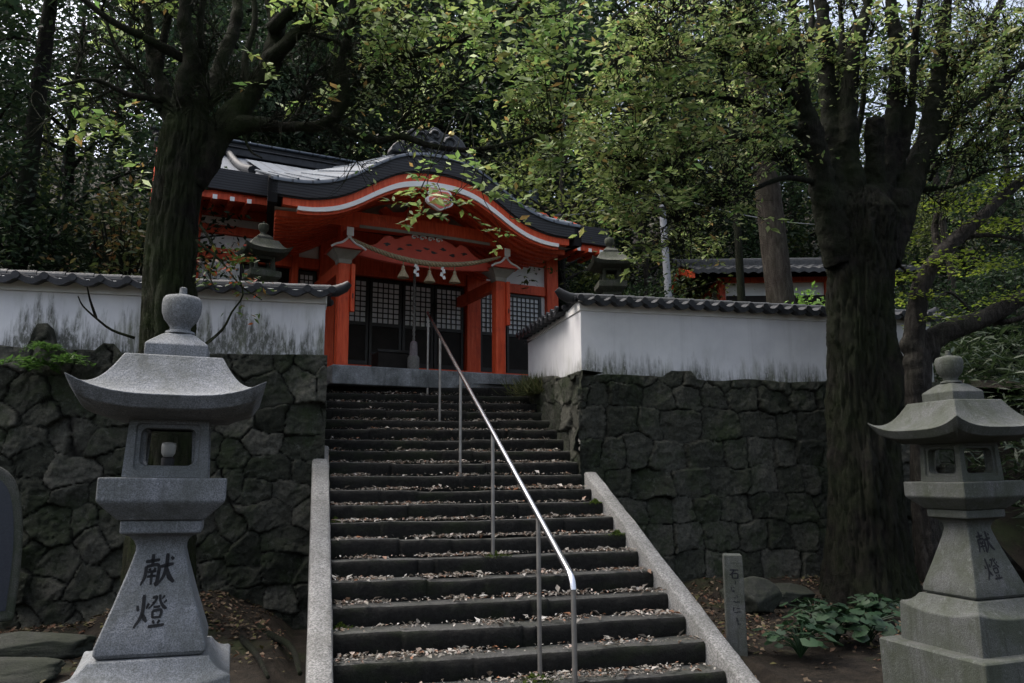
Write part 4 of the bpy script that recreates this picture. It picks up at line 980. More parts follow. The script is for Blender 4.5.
mb = MB(); mb.bx(-.2, LW + .5, 1.77, 2.03, zt + .60, zt + .78); mb.tube([(-.3, 1.9, zt + .80), (LW + .6, 1.9, zt + .80)], .08, 10); o_(mb, 'ridge', 'tile_worn')
for sg, yb in ((-1, .15), (1, 3.65)):
    mb = MB(); a = Vector((-.12, 1.9, zt + .52)); b = Vector((-.12, yb, zt - .02)); V = []
    for q in (a, b): V += [(q.x - .05, q.y, q.z + .09), (q.x + .05, q.y, q.z + .09), (q.x + .05, q.y, q.z - .09), (q.x - .05, q.y, q.z - .09)]
    mb.add(V, [(j, (j + 1) % 4, 4 + (j + 1) % 4, 4 + j) for j in range(4)] + [(3, 2, 1, 0), (4, 5, 6, 7)]); o_(mb, 'barge_board', 'vermilion')
for y in (.9, 1.85, 2.8): o_(slab(.68, .78, y, y + .14, 0, zt + .1), 'post', 'vermilion')
o_(slab(.69, .76, 1.04, 2.8, zt - .62, zt - .48), 'beam', 'vermilion'); o_(slab(.69, .76, 1.04, 2.8, zt - .1, zt + .05), 'beam', 'vermilion')
mb = MB(); mb.add([(.72, .9, zt), (.72, 2.9, zt), (.72, 1.9, zt + .5)], [(0, 1, 2)]); mb.add([(.74, .9, zt), (.74, 2.9, zt), (.74, 1.9, zt + .5)], [(2, 1, 0)]); o_(mb, 'gable_wall', 'interior', 0)

# utility pole and wires
p = at(668, 290, 17.6); q = at(661, 188, 17.6)
UP = empty('utility_pole', (p.x, p.y, 3.1), 0, 'pale concrete utility pole standing among the trees behind the wall', 'utility pole')
t_ = (q - p); base = p + t_ * ((3.1 - p.z) / t_.z) - Vector((p.x, p.y, 3.1)); topv = q - Vector((p.x, p.y, 3.1))
mb = MB(); mb.tube([base, topv], [.105, .08], 14); mb.build('shaft', 'concrete', UP, auto=50)
mb = MB(); mb.box(tuple(topv - (topv - base).normalized() * .22), (.75, .05, .05)); mb.build('cross_arm', 'dark_metal', UP)
mb = MB(); 
for dz in (.55, 1.5): mb.tube([topv - (topv - base).normalized() * dz + Vector((0, 0, .03)), topv - (topv - base).normalized() * dz - Vector((0, 0, .03))], .108 + .006 * dz, 14)
mb.build('steel_band', 'dark_metal', UP)
def cable(a, b, sag, lab):
    P = [a.lerp(b, t) - Vector((0, 0, sag * 4 * t * (1 - t))) for t in np.linspace(0, 1, 20)]; mb = MB(); mb.tube(P, .012, 5)
    tag(mb.build('cable', 'wire', None), lab, 'cable')
cable(q + Vector((-.3, 0, -.2)), at(520, 212, 17), .25, 'thin pale cable running from the utility pole to the shrine roof')
cable(q + Vector((.3, 0, -.2)), at(880, 222, 22), .35, 'thin cable running from the utility pole past the cedar trunk')

# ------------------------------------------------------------------ marker post, rocks, monument
p = gnd(737, 652, -.02); MP = empty('stone_marker', (p.x, p.y, -.06), radians(-24), 'slim square granite marker post with worn characters beside the stairs', 'stone marker')
mb = MB().sqrings([(.088, 0), (.085, .85), (.082, .905), (.075, .915)]); mk = mb.build('post', 'granite_dark', MP, bevel=.006)
mb = MB(); rng = rs(21)
ISHI = [[(.08, .90, .09), (.92, .90, .09)], [(.50, .88, .09), (.35, .60, .09), (.05, .38, .06)], [(.32, .52, .09), (.32, .05, .09)], [(.32, .52, .08), (.85, .52, .09), (.85, .05, .09)], [(.32, .09, .08), (.85, .09, .08)]]
fy = lambda x, z: (x, -.0875 - .001, z)
glyph(mb, ISHI, -.045, .70, .09, .09, fy)
for r in range(4):                                            # the lower characters are worn past reading
    zz = .58 - .105 * r
    for k in range(5):
        x, z = rng.uniform(-.035, .02), zz + rng.uniform(0, .075); l_ = rng.uniform(.015, .035); v_ = rng.rand() < .45
        mb.bx(x, x + (.006 if v_ else l_), -.0885, -.0878, z, z + (l_ if v_ else .006))
mb.build('inscription', 'engraved', mk)
def rock(name, loc, dims, rz, seed, label, cat='rock', m='rock', group=None):
    import bmesh
    bm = bmesh.new(); bmesh.ops.create_icosphere(bm, subdivisions=5, radius=1.); rng = rs(seed)
    N_ = rng.normal(size=(14, 3)); N_ /= np.linalg.norm(N_, axis=1)[:, None]; dd = rng.uniform(.62, .95, 14)
    V = np.array([v.co for v in bm.verts]); k = (V @ N_.T) / dd[None]; r = 1 / np.maximum(1, k.max(1))
    V = V * (r * (1 + .16 * (fbm(V * 2.2 + seed, 5) - .5) + .05 * (fbm(V * 9 + seed, 3) - .5)))[:, None] * np.array(dims)
    for v, c in zip(bm.verts, V): v.co = c
    me = bpy.data.meshes.new(name); bm.to_mesh(me); bm.free(); me.materials.append(M[m]); me.polygons.foreach_set('use_smooth', [True] * len(me.polygons))
    o = bpy.data.objects.new(name, me); o.location = loc; o.rotation_euler = (0, 0, rz); link(o); return tag(o, label, cat, group)
p = gnd(768, 622); rock('rock', (p.x + .15, p.y + .5, .16), (.36, .30, .26), .5, 3, 'angular mossy rock leaning behind the stone marker')
p = gnd(722, 600); rock('rock', (p.x, p.y - .4, .06), (.30, .26, .18), 1.5, 5, 'low rounded rock at the wall foot beside the stone marker')
p = gnd(815, 600); rock('rock', (p.x - .55, p.y - .1, .08), (.55, .35, .16), .2, 8, 'low dark rock at the foot of the pollard tree')
p = at(40, 640, 8.6); rock('rock', (p.x - .2, 8.5, .06), (.85, .22, .15), -.05, 14, 'long low rock lying on the earth left of the lantern with the lamp bulb')
p = at(20, 660, 8); rock('rock', (p.x - .2, 7.6, .02), (.7, .35, .14), .2, 17, 'flat slab of rock half buried in the leaf litter')
p = at(-30, 540, 9.25); MN = empty('stone_monument', (p.x, p.y, .18), radians(28), 'rough-edged standing monument with a dark polished face at the mossy wall', 'stone monument')
op = smooth1([(-.42, 0), (-.44, .5), (-.40, 1.0), (-.30, 1.32), (-.05, 1.46), (.2, 1.42), (.36, 1.24), (.44, .85), (.45, .4), (.43, 0)], 3)[::-1]
mb = MB(); mb.prism(op, -.10, .12); mb.build('slab', 'granite_old', MN, bevel=.03); MN.scale = (1, 1, 1.08)
ip = [(x * .80, .10 + z * .86) for x, z in op]; mb = MB(); mb.prism(ip, -.106, -.09); mb.build('polished_face', 'polished_stone', MN)

# ------------------------------------------------------------------ trees
def taper(a, b, k): return [a + (b - a) * i / (k - 1) for i in range(k)]
def limb(mb, P, r0, r1, n=8, sub=5):
    Q = cr(P, sub); mb.tube(Q, taper(r0, r1, len(Q)), n); return Q
def sprout(mb, Q, rng, count, length, r, depth, tips, up=.25, t0=.3, out=None):
    for _ in range(count):
        i = int((t0 + (1 - t0) * rng.rand()) * (len(Q) - 2)); p = Q[i]; t = (Q[i + 1] - Q[i]).normalized()
        v = Vector(rng.normal(size=3)); v -= t * v.dot(t); v.normalize(); d = (t * .55 + v * .8 + Vector((0, 0, up))).normalized()
        if out is not None: d = (d + out * .5).normalized()
        L = length * rng.uniform(.55, 1.25); P = [p]; 
        for k in range(4):
            d = (d + Vector(rng.normal(size=3)) * .22 + Vector((0, 0, up * .15))).normalized(); P.append(P[-1] + d * L / 4)
        R = limb(mb, P, r, r * .35, 5, 2)
        if depth > 0: sprout(mb, R, rng, max(2, count // 2), length * .5, r * .42, depth - 1, tips, up, .2, out)
        else: tips += R[2::2]
def trunk_mesh(mb, path, radii, rng, n=30, sub=9, rough=.10, flare=None):
    Q = cr([Vector(p) for p in path], sub); k = len(Q); R = np.interp(np.linspace(0, 1, k), np.linspace(0, 1, len(radii)), radii)
    b = len(mb.v); mb.tube(Q, list(R), n)
    A = np.array(mb.v[b:b + k * n]).reshape(k, n, 3); c = np.array(Q)[:, None, :]; D = A - c
    an = np.linspace(0, 2 * pi, n, endpoint=False)[None].repeat(k, 0); z = A[..., 2]
    s = fbm(np.stack([np.cos(an) * 2.2 + 9, np.sin(an) * 2.2 + 9, z * .5], -1), 3) - .5
    s2 = fbm(np.stack([np.cos(an) * 6 + 30, np.sin(an) * 6 + 30, z * 1.6], -1), 4) - .5
    f = 1 + s * rough * 3.2 + s2 * rough * 1.8
    if flare: f = f + flare * np.exp(-(z - z.min()) / .45) * (.6 + .9 * (np.cos(an * 5 + 1) * .5 + .5))
    A = c + D * f[..., None]; mb.v[b:b + k * n] = [tuple(q) for q in A.reshape(-1, 3)]; return Q
def mass(px, py, Y, rx, ry, n, rng, ydep=.9):
    """n clump centres filling a blob of foliage round the point seen at (px, py)"""
    c = np.array(at(px, py, Y)); q = rng.normal(size=(n, 3)); q /= np.linalg.norm(q, axis=1)[:, None]; q *= rng.rand(n, 1) ** .4
    return c + q * np.array([rx * Y / FPX, ydep, ry * Y / FPX])
def clump_leaves(C, per, spread, size, rng, **kw):
    L = np.repeat(C, per, 0) + rng.normal(size=(len(C) * per, 3)) * np.array([spread, spread, spread * .65]); return leaf_mesh(L, size, rng, **kw)
def sprays(mb, C, rng, per=4, nodes=7, tl=.30, size=.09, droop=.25):
    """short leafy twigs fanning out from every clump centre: leaves alternate along each twig and end in a rosette"""
    P = []; D = []
    for c in C:
        b = Vector(c)
        for _ in range(max(1, int(per * rng.uniform(.5, 1.5)))):
            d = Vector(rng.normal(size=3)); d.z = d.z * .4 - droop * .3; d.normalize(); L = tl * rng.uniform(.5, 1.35); e = b + d * L - Vector((0, 0, droop * L * .35)); m_ = b.lerp(e, .5) + Vector((0, 0, droop * L * .18))
            mb.tube([b, m_, e], [.0045, .0035, .002], 3, False); sd = d.cross(Vector((0, 0, 1))); sd.normalize()
            for k in range(nodes):
                t = (k + .6) / nodes; q = b.lerp(m_, t * 2) if t < .5 else m_.lerp(e, t * 2 - 1); s_ = 1 if k % 2 else -1
                P.append(tuple(q)); D.append(tuple(d * .6 + sd * s_ * .8))
            for a in (-.7, 0, .7): P.append(tuple(e)); D.append(tuple(d * cos(a) + sd * sin(a)))
    P = np.array(P); n = len(P); big = np.where(rng.rand(n) < .25, 1.35, .85)[:, None]
    V, F = leaf_mesh(P, size, rng, up=.95, ratio=.46, dirs=np.array(D), hang=droop, fold=.22)
    B = V.reshape(n, 5, 3); B = B[:, :1] + (B - B[:, :1]) * big[:, None, :]; return B.reshape(-1, 3), F
def twigs_to(mb, C, limbs, rng, r=.009, frac=1.):
    Lp = np.array([tuple(q) for q in limbs])
    for c in C:
        if rng.rand() > frac: continue
        d = np.linalg.norm(Lp - c, axis=1); i = int(np.argmin(d + rng.rand(len(d)) * .5)); a = Vector(Lp[i]); b = Vector(c); m_ = a.lerp(b, .5) + Vector(rng.normal(size=3)) * .12 * (b - a).length + Vector((0, 0, .1 * (b - a).length))
        L = (b - a).length; limb(mb, [a, m_, b], r * (.8 + .25 * L), r * .35, 5, 3)
def bend(L, Y=9., dY=0.):
    """limb given by picture points at depth Y drifting by dY"""
    n = len(L); return [at(x, y, Y + dY * i / max(1, n - 1)) for i, (x, y) in enumerate(L)]

def knob(mb, c, r, rng):
    n = len(mb.v); mb.lathe([(r * sin(a), -r * cos(a)) for a in np.linspace(.2, pi - .2, 9)], 14, c)
    for i in range(n, len(mb.v)):
        p = Vector(mb.v[i]); mb.v[i] = tuple(Vector(c) + (p - Vector(c)) * (1 + .5 * (fbm(np.array([tuple(p * 3)]), 3)[0] - .5)))
def bole(mb, path, radii, rng, flare=.25, furrow=.04, n=110, sub=26):
    """an old trunk with furrowed, plated bark and burrs, modelled in the mesh"""
    Q = cr([Vector(p) for p in path], sub); k = len(Q); R = np.interp(np.linspace(0, 1, k), np.linspace(0, 1, len(radii)), radii)
    b = len(mb.v); mb.tube(Q, list(R), n)
    A = np.array(mb.v[b:b + k * n]).reshape(k, n, 3); c = np.array(Q)[:, None, :]; D = A - c; L = np.linalg.norm(D, axis=-1, keepdims=True)
    an = np.linspace(0, 2 * pi, n, endpoint=False)[None].repeat(k, 0); z = A[..., 2]; o_ = rng.rand() * 30
    cs, sn = np.cos(an), np.sin(an)
    big = fbm(np.stack([cs * 1.3 + o_, sn * 1.3 + o_, z * .7], -1), 4) - .5
    wx = fbm(np.stack([cs * 3 + o_, sn * 3, z * 2.], -1), 3) - .5
    f1 = 1 - np.abs(2 * fbm(np.stack([cs * 6.5 + wx * 2 + o_, sn * 6.5 + wx * 2 + 9, z * 1.5], -1), 3) - 1)
    f2 = 1 - np.abs(2 * fbm(np.stack([cs * 15 + o_ + wx * 3, sn * 15 + 9, z * 5.], -1), 3) - 1)
    burr = np.clip(fbm(np.stack([cs * 1.9 + 50 + o_, sn * 1.9, z * 1.2], -1), 2) - .62, 0, 1)
    h = big * .30 * L[..., 0] + burr * .9 * L[..., 0] - furrow * np.clip(f1 - .80, 0, 1) * 5 - furrow * .5 * np.clip(f2 - .8, 0, 1) * 5
    h += flare * np.exp(-(z - z.min()) / .4) * (.5 + .9 * (np.cos(an * 5 + 1) * .5 + .5)) * L[..., 0]
    A = A + D / L * h[..., None]; mb.v[b:b + k * n] = [tuple(q) for q in A.reshape(-1, 3)]; return Q
def fuse(o, vox, strength=.05, size=.16):
    r_ = o.modifiers.new('fuse', 'REMESH'); r_.mode = 'VOXEL'; r_.voxel_size = vox; r_.use_smooth_shade = True
    sm = o.modifiers.new('ease', 'SMOOTH'); sm.factor = .5; sm.iterations = 3
    for k, (sc_, st) in enumerate(((size * 2.6, strength * 1.6), (size, strength))):
        tx = bpy.data.textures.new('bark_relief', 'CLOUDS'); tx.noise_scale = sc_; tx.noise_depth = 4; tx.noise_type = 'SOFT_NOISE' if k else 'SOFT_NOISE'
        d_ = o.modifiers.new('relief', 'DISPLACE'); d_.texture = tx; d_.strength = st; d_.mid_level = .5; d_.texture_coords = 'LOCAL'
def wood(limb_list, Y, mbT, mbB, limbs, thick=.055):
    for pts, r0, r1, dY in limb_list:
        P = bend(pts, Y, dY)
        if r0 >= thick:
            Q = cr(P, 5); R_ = taper(r0, r1, len(Q)); k = next((i for i, r in enumerate(R_) if r < .045), len(Q)); k = max(2, k)
            mbT.tube(Q[:k], R_[:k], 14)
            if k < len(Q) - 1: mbB.tube(Q[k - 1:], R_[k - 1:], 9)
        else: Q = limb(mbB, P, r0, r1, 8)
        limbs += Q
# --- left foreground tree
rng = rs(31); YL = 8.9
TL = empty('broadleaf_tree', at(166, 600, YL), 0, 'mossy broadleaf tree behind the lantern with the lamp bulb, limbs reaching over the shrine roof', 'tree'); TL.location.z = 0
bx = at(170, 450, YL)
mbO = MB(); mbT = MB(); mb = MB(); limbs = []
bole(mbO, [(bx.x, YL, -.2), (bx.x - .02, YL, 1.2), at(168, 350, YL), at(170, 260, YL), at(178, 190, YL), at(186, 135, YL), at(190, 108, YL)], [.34, .30, .275, .262, .265, .28, .15], rng, .2, .03)
LIMBS = (
    ([(190, 185), (226, 124), (252, 92), (272, 60), (277, 20), (268, -20), (262, -80)], .165, .07, .2),
    ([(178, 165), (182, 98), (191, 60), (185, 20), (192, -40), (200, -100)], .125, .05, -.4),
    ([(190, 125), (212, 95), (222, 60), (236, 20), (238, -40)], .12, .05, .5),
    ([(170, 130), (165, 90), (152, 60), (148, 20), (140, -50)], .085, .035, .3),
    ([(215, 140), (245, 124), (285, 128), (322, 125), (338, 112), (345, 90), (341, 60), (352, 20), (350, -40)], .09, .036, -.5),
    ([(328, 123), (352, 132), (378, 141), (400, 136), (432, 146), (470, 150), (515, 142), (560, 128)], .055, .018, -.7),
    ([(395, 137), (402, 120), (420, 105), (450, 92), (480, 75)], .03, .012, -.3),
    ([(272, 60), (300, 30), (330, 5), (360, -40)], .08, .04, -.5), ([(345, 92), (395, 60), (440, 50), (500, 20), (530, -10)], .045, .018, -.8),
    ([(268, 30), (320, -10), (400, -40), (480, -60)], .08, .03, -1.0), ([(185, 60), (150, 40), (110, 20), (60, -20)], .06, .025, -.3),
    ([(165, 100), (130, 95), (95, 80), (60, 85)], .04, .015, -.3), ([(480, -60), (540, -20), (565, 40), (560, 100)], .035, .012, -.5), ([(300, 30), (350, 45), (380, 35), (430, 10)], .035, .014, .4),
    ([(180, 140), (160, 100), (162, 50), (170, 0), (165, -40)], .06, .03, .3), ([(200, 120), (205, 70), (200, 20), (212, -30)], .06, .03, -.2), ([(250, 95), (245, 60), (255, 20), (250, -30)], .05, .025, .2),
    ([(160, 110), (140, 75), (118, 50), (100, 5)], .035, .015, .2), ([(277, 20), (300, -5), (310, -40)], .045, .02, .2), ([(285, 128), (300, 110), (310, 80), (330, 60), (340, 30)], .03, .012, .3), ([(345, 90), (372, 82), (402, 88), (430, 78)], .022, .008, -.2), ([(240, 125), (250, 150), (262, 158)], .02, .008, -.3))
wood(LIMBS, YL, mbT, mb, limbs)
for px, py, r in ((198, 155, .19), (184, 140, .18), (174, 140, .13)): knob(mbT, at(px, py, YL), r, rng)
tips = []; sprout(mb, limbs[::3], rng, 72, .95, .012, 1, tips, .15, .15)
C = np.concatenate([mass(px, py, Y, rx, ry, n, rng) for px, py, Y, rx, ry, n in (
    (548, 50, 8.2, 42, 75, 46), (475, 25, 8.3, 70, 34, 26), (560, 150, 8.2, 34, 36, 20), (400, 40, 8.6, 60, 40, 18), (520, 95, 8.3, 36, 24, 11), (345, 15, 8.6, 60, 30, 14),
    (440, 190, 7.6, 42, 12, 6), (425, 215, 7.7, 26, 10, 3), (500, 205, 8.0, 24, 20, 7), (120, 15, 9.2, 70, 26, 14), (480, -60, 8, 120, 50, 16), (260, -80, 8.6, 200, 40, 14), (120, 130, 9.2, 40, 30, 8), (300, 95, 8.8, 50, 30, 6))])
twigs_to(mb, C, limbs, rng, .008)
for pts in ([(135, 338), (112, 330), (96, 318), (83, 306), (78, 296)], [(96, 318), (90, 300), (87, 286)], [(198, 350), (222, 330), (232, 312), (243, 295), (238, 275)], [(222, 330), (212, 340), (206, 345)], [(196, 240), (222, 262), (240, 285), (262, 300)], [(200, 225), (215, 250), (210, 275), (216, 290)]):
    limb(mb, bend(pts, YL - .3, -.2), .016, .006, 5, 3)
SL1 = sprays(mb, C, rng, 3, 6, .27, .098)
v = TL.location; rel(TL, mb); rel(TL, mbT); rel(TL, mbO); mbO.build('trunk', 'bark_mossy', TL, True); fuse(mbT.build('limbs', 'bark_mossy', TL, True), .025); mb.build('branches', 'bark_mossy', TL, True)
Tp = np.array([tuple(t) for t in tips]); Tp = Tp[(rng.rand(len(Tp)) < .16) & (Tp[:, 0] > .4)]
V1, F1 = SL1; V2, F2 = clump_leaves(Tp, 3, .06, .075, rng, hang=.25)
V = np.concatenate([V1, V2]) - np.array(v); F = np.concatenate([F1, F2 + len(V1)]); npmesh('crown', V, F, 'leaf_fresh', TL)
C = np.concatenate([mass(px, py, 8.5, rx, ry, n, rng, .15) for px, py, rx, ry, n in ((222, 268, 26, 14, 16), (250, 290, 22, 10, 10), (242, 318, 14, 10, 4), (212, 285, 10, 12, 5), (235, 250, 22, 14, 8))])
V, F = clump_leaves(C, 4, .05, .075, rng, hang=.3); npmesh('shoot_leaves', V - np.array(v), F, 'leaf_red', TL)

# --- right foreground tree: thick pollard
rng = rs(32); YR = 9.15
TR = empty('pollard_tree', (at(862, 600, YR).x, YR, 0), 0, 'thick dark pollard tree with many upright shoots in front of the stone wall', 'tree')
mbO = MB(); mbT = MB(); mb = MB(); limbs = []
bole(mbO, [(at(868, 600, YR).x, YR, -.2), at(866, 520, YR), at(862, 420, YR), at(860, 320, YR), at(862, 255, YR), at(863, 215, YR), at(864, 190, YR)], [.56, .49, .445, .43, .45, .47, .22], rng, .25, .045, 150)
LIMBS = (
    ([(842, 265), (828, 212), (818, 158), (806, 110), (798, 60), (790, -20)], .24, .05, -.2), ([(845, 220), (832, 150), (826, 60), (820, -10), (818, -80)], .18, .05, .3),
    ([(856, 210), (848, 140), (852, 60), (868, 0), (880, -60)], .17, .045, -.3), ([(876, 200), (874, 150), (875, 118)], .15, .11, -.3), ([(880, 215), (890, 140), (898, 60), (890, 0), (893, -80)], .17, .05, .2),
    ([(882, 262), (904, 200), (928, 135), (940, 60), (950, -20)], .25, .05, 0.), ([(898, 215), (940, 135), (985, 95), (1030, 60), (1060, 30)], .10, .035, -.4), ([(930, 130), (950, 80), (985, 30), (1010, -20)], .06, .03, .3),
    ([(822, 165), (790, 145), (745, 138), (700, 150), (655, 172), (620, 195)], .065, .018, -.5), ([(818, 150), (780, 120), (735, 100), (690, 95), (640, 110)], .06, .018, -.2), ([(812, 125), (780, 80), (752, 40), (730, -20)], .07, .025, -.6),
    ([(806, 110), (770, 70), (715, 50), (660, 40), (615, 60)], .05, .016, -.9), ([(825, 185), (785, 178), (740, 195), (700, 210), (675, 222)], .045, .014, -.8), ([(730, -20), (690, 10), (640, 0), (610, 20)], .03, .014, -.2),
    ([(798, 60), (812, 20), (806, -30)], .05, .025, .2), ([(868, 0), (850, -40), (840, -80)], .04, .02, 0.), ([(915, 165), (960, 150), (1000, 140), (1040, 120)], .05, .02, .4), ([(850, 160), (862, 110), (864, 50), (850, 0)], .05, .02, .4)
    , ([(840, 175), (832, 110), (842, 50), (838, -20)], .07, .03, .5), ([(895, 180), (912, 110), (915, 40), (925, -30)], .08, .03, -.3), ([(940, 110), (975, 60), (1000, 10), (1020, -40)], .05, .02, .2), ([(985, 95), (1005, 60), (1030, 20)], .03, .012, 0), ([(960, 150), (990, 120), (1020, 70), (1040, 60)], .03, .012, .3), ([(920, 190), (955, 185), (990, 170), (1030, 165)], .045, .015, -.2), ([(930, 180), (950, 140), (955, 100), (975, 70)], .03, .012, .5))
wood(LIMBS, YR, mbT, mb, limbs)
for px, py, r in ((834, 205, .24), (852, 198, .22), (876, 200, .24), (894, 205, .24), (862, 205, .3)): knob(mbT, at(px, py, YR), r, rng)
tips = []; sprout(mb, limbs[::3], rng, 90, 1.0, .015, 1, tips, .35, .2)
C = np.concatenate([mass(px, py, Y, rx, ry, n, rng) for px, py, Y, rx, ry, n in (
    (640, 70, 8.6, 48, 70, 66), (700, 60, 8.8, 70, 60, 54), (690, 140, 8.6, 70, 50, 48), (622, 160, 8.6, 34, 45, 36), (655, 205, 8.4, 42, 30, 26), (620, 196, 8.3, 24, 18, 10), (720, 215, 8.6, 36, 30, 14), (765, 60, 8.8, 40, 60, 36), (760, 150, 8.9, 40, 36, 14),
    (850, 50, 9, 90, 55, 40), (950, 60, 9, 70, 50, 46), (990, 110, 9.2, 45, 50, 40), (1010, 40, 9.2, 40, 40, 30), (640, -60, 8.6, 100, 40, 16), (820, -70, 9, 160, 40, 18), (600, 110, 8.6, 22, 60, 24), (655, 245, 8.5, 24, 12, 4))])
twigs_to(mb, C, limbs, rng, .007)
SR1 = sprays(mb, C, rng, 3, 6, .27, .088)
v = TR.location; rel(TR, mb); rel(TR, mbT); rel(TR, mbO); mbO.build('trunk', 'bark_dark', TR, True); fuse(mbT.build('limbs', 'bark_dark', TR, True), .025, .06, .12); mb.build('branches', 'bark_dark', TR, True)
Tp = np.array([tuple(t) for t in tips]); Tp = Tp[rng.rand(len(Tp)) < .3]
V1, F1 = SR1; V2, F2 = clump_leaves(Tp, 3, .07, .06, rng, hang=.2)
V = np.concatenate([V1, V2]) - np.array(v); F = np.concatenate([F1, F2 + len(V1)]); npmesh('crown', V, F, 'leaf_mixed', TR)

# --- curving maple at the right
rng = rs(33); YM = 9.6
TM = empty('maple_tree', (at(918, 560, YM).x, YM, .1), 0, 'leaning maple with a curved forked trunk and layered bright green leaves', 'tree')
mbT = MB(); mb = MB(); limbs = []
p_ = at(921, 470, YM)
trunk_mesh(mbT, [(p_.x + .02, YM, .0), (p_.x, YM, .9), at(921, 430, YM), at(917, 385, YM), at(918, 350, YM)], [.22, .17, .16, .18, .18], rng, 18, rough=.1)
LIMBS = (([(914, 350), (916, 318), (922, 285), (935, 262), (955, 240), (978, 220), (1010, 190), (1050, 160)], .16, .06, -.3), ([(924, 345), (945, 332), (975, 322), (1005, 308), (1035, 290), (1080, 270)], .17, .09, -.6),
    ([(985, 320), (1005, 322), (1040, 312)], .05, .03, -.7), ([(940, 258), (935, 225), (945, 190), (960, 150)], .06, .02, .2), ([(955, 240), (985, 235), (1020, 240)], .05, .02, -.3), ([(922, 290), (905, 270), (890, 262), (872, 262)], .03, .01, -.2), ([(975, 322), (965, 305), (948, 292), (935, 300)], .025, .01, -.4))
wood(LIMBS, YM, mbT, mb, limbs)
for px, py, r in ((915, 365, .2), (925, 350, .2), (912, 345, .17)): knob(mbT, at(px, py, YM), r, rng)
C = []
for px, py, rx, n in ((960, 205, 40, 16), (1000, 225, 40, 18), (945, 262, 34, 12), (990, 265, 36, 16), (925, 295, 30, 9), (1000, 300, 30, 10), (950, 320, 30, 7), (1005, 180, 40, 14), (905, 275, 24, 7), (980, 150, 44, 10), (900, 240, 20, 5)):
    C.append(mass(px, py, YM - .3, rx, 3.5, n, rng, .5))
C = np.concatenate(C); twigs_to(mb, C, limbs, rng, .006)
v = TM.location; rel(TM, mb); rel(TM, mbT); fuse(mbT.build('trunk', 'bark_grey', TM, True), .02, .03, .12); mb.build('branches', 'bark_grey', TM, True)
L = np.repeat(C, 15, 0) + rng.normal(size=(len(C) * 15, 3)) * np.array([.16, .16, .03]); V, F = leaf_mesh(L, .065, rng, up=1.2, ratio=.7); npmesh('crown', V - np.array(v), F, 'leaf_maple', TM)

# --- generic tree kinds for the wood
def wood_tree(seed, h, rad, trunk_r, bark_m, leaf_m, clumps, per, size, low=.3, spread=.4, lean=.0, cone=0., nm='forest_tree'):
    rng = rs(seed); mb = MB(); R = empty(nm, (0, 0, 0))
    top = Vector((lean * h, rng.normal() * .3, h * .95)); path = [Vector((0, 0, -.6)), Vector((lean * h * .2 + rng.normal() * .1, rng.normal() * .1, h * .3)), Vector((lean * h * .6, rng.normal() * .2, h * .62)), top]
    Q = cr(path, 7); mb.tube(Q, [trunk_r * (1 - .82 * (i / (len(Q) - 1))) * (1 + .5 * math.exp(-i * .9)) for i in range(len(Q))], 12)
    limbs = list(Q[len(Q) // 4:]); C = []
    nl = 16
    for i in range(nl):
        t = low + (1 - low) * (i + rng.rand()) / nl; p = Q[min(len(Q) - 1, int(t * (len(Q) - 1)))]; a = rng.rand() * 2 * pi
        prof = (1 - cone) * (math.sin(pi * min(1, .22 + .75 * (t - low) / (1 - low)))) + cone * (1.05 - (t - low) / (1 - low))
        L = rad * prof * rng.uniform(.65, 1.15); d = Vector((cos(a), sin(a), .35 - cone * .4)); e = p + d * L; m_ = p.lerp(e, .5) + Vector((0, 0, .08 * L))
        Z = limb(mb, [p, m_, e], trunk_r * .28, .02, 5, 4); limbs += Z
        k = max(3, int(clumps / nl)); tt = rng.rand(k) ** .6
        c = np.array([tuple(p.lerp(e, .25 + .8 * x)) for x in tt]) + rng.normal(size=(k, 3)) * rad * .17; C.append(c)
    C = np.concatenate(C); twigs_to(mb, C, limbs, rng, .012, .35)
    mb.build('trunk', bark_m, R, True)
    V, F = clump_leaves(C, per, spread, size, rng, hang=.2); npmesh('crown', V, F, leaf_m, R); return R
kinds = {
    'ever': (wood_tree(51, 12.5, 3.1, .26, 'bark_dark', 'leaf_ever', 260, 26, .20, .22), 'tall dark evergreen tree on the wooded slope behind the shrine'),
    'blue': (wood_tree(52, 14.0, 2.6, .28, 'bark_dark', 'leaf_blue', 260, 26, .19, .15, cone=.5), 'tall blue-green conifer on the wooded slope behind the shrine'),
    'olive': (wood_tree(53, 10.5, 3.0, .20, 'bark_grey', 'leaf_olive', 210, 22, .17, .28), 'olive broadleaf tree on the wooded slope behind the shrine'),
    'thin': (wood_tree(54, 12.0, 2.6, .15, 'bark_dark', 'leaf_ever', 120, 16, .17, .42, .35), 'slender sparse tree on the wooded slope with sky showing through its crown'),
    'bush': (wood_tree(55, 3.4, 1.7, .08, 'bark_dark', 'leaf_ever', 150, 20, .13, .05, .25, nm='evergreen_bush'), 'dense dark evergreen bush under the trees'),
}
used = set(); NT = 0
def plant(kind, px, Y, s=1., rz=None, label=None, group=None, cat='tree', X=None, name=None, z=None):
    global NT
    proto, lab = kinds[kind]; rng = rs(900 + NT); NT += 1
    o = proto if kind not in used else copy_tree(proto); used.add(kind)
    x = X if X is not None else at(px, 300, Y).x
    o.location = (x, Y, float(hill_z(np.array(x), np.array(Y))) - .1 if z is None else z); o.rotation_euler = (0, 0, rng.rand() * 6.28 if rz is None else rz); o.scale = (s * rng.uniform(.9, 1.1), s * rng.uniform(.9, 1.1), s)
    tag(o, label or lab, cat, group)
    if name and o is not proto: o.name = name
    return o
G1 = 'trees of the wood behind the shrine'
rng = rs(77)
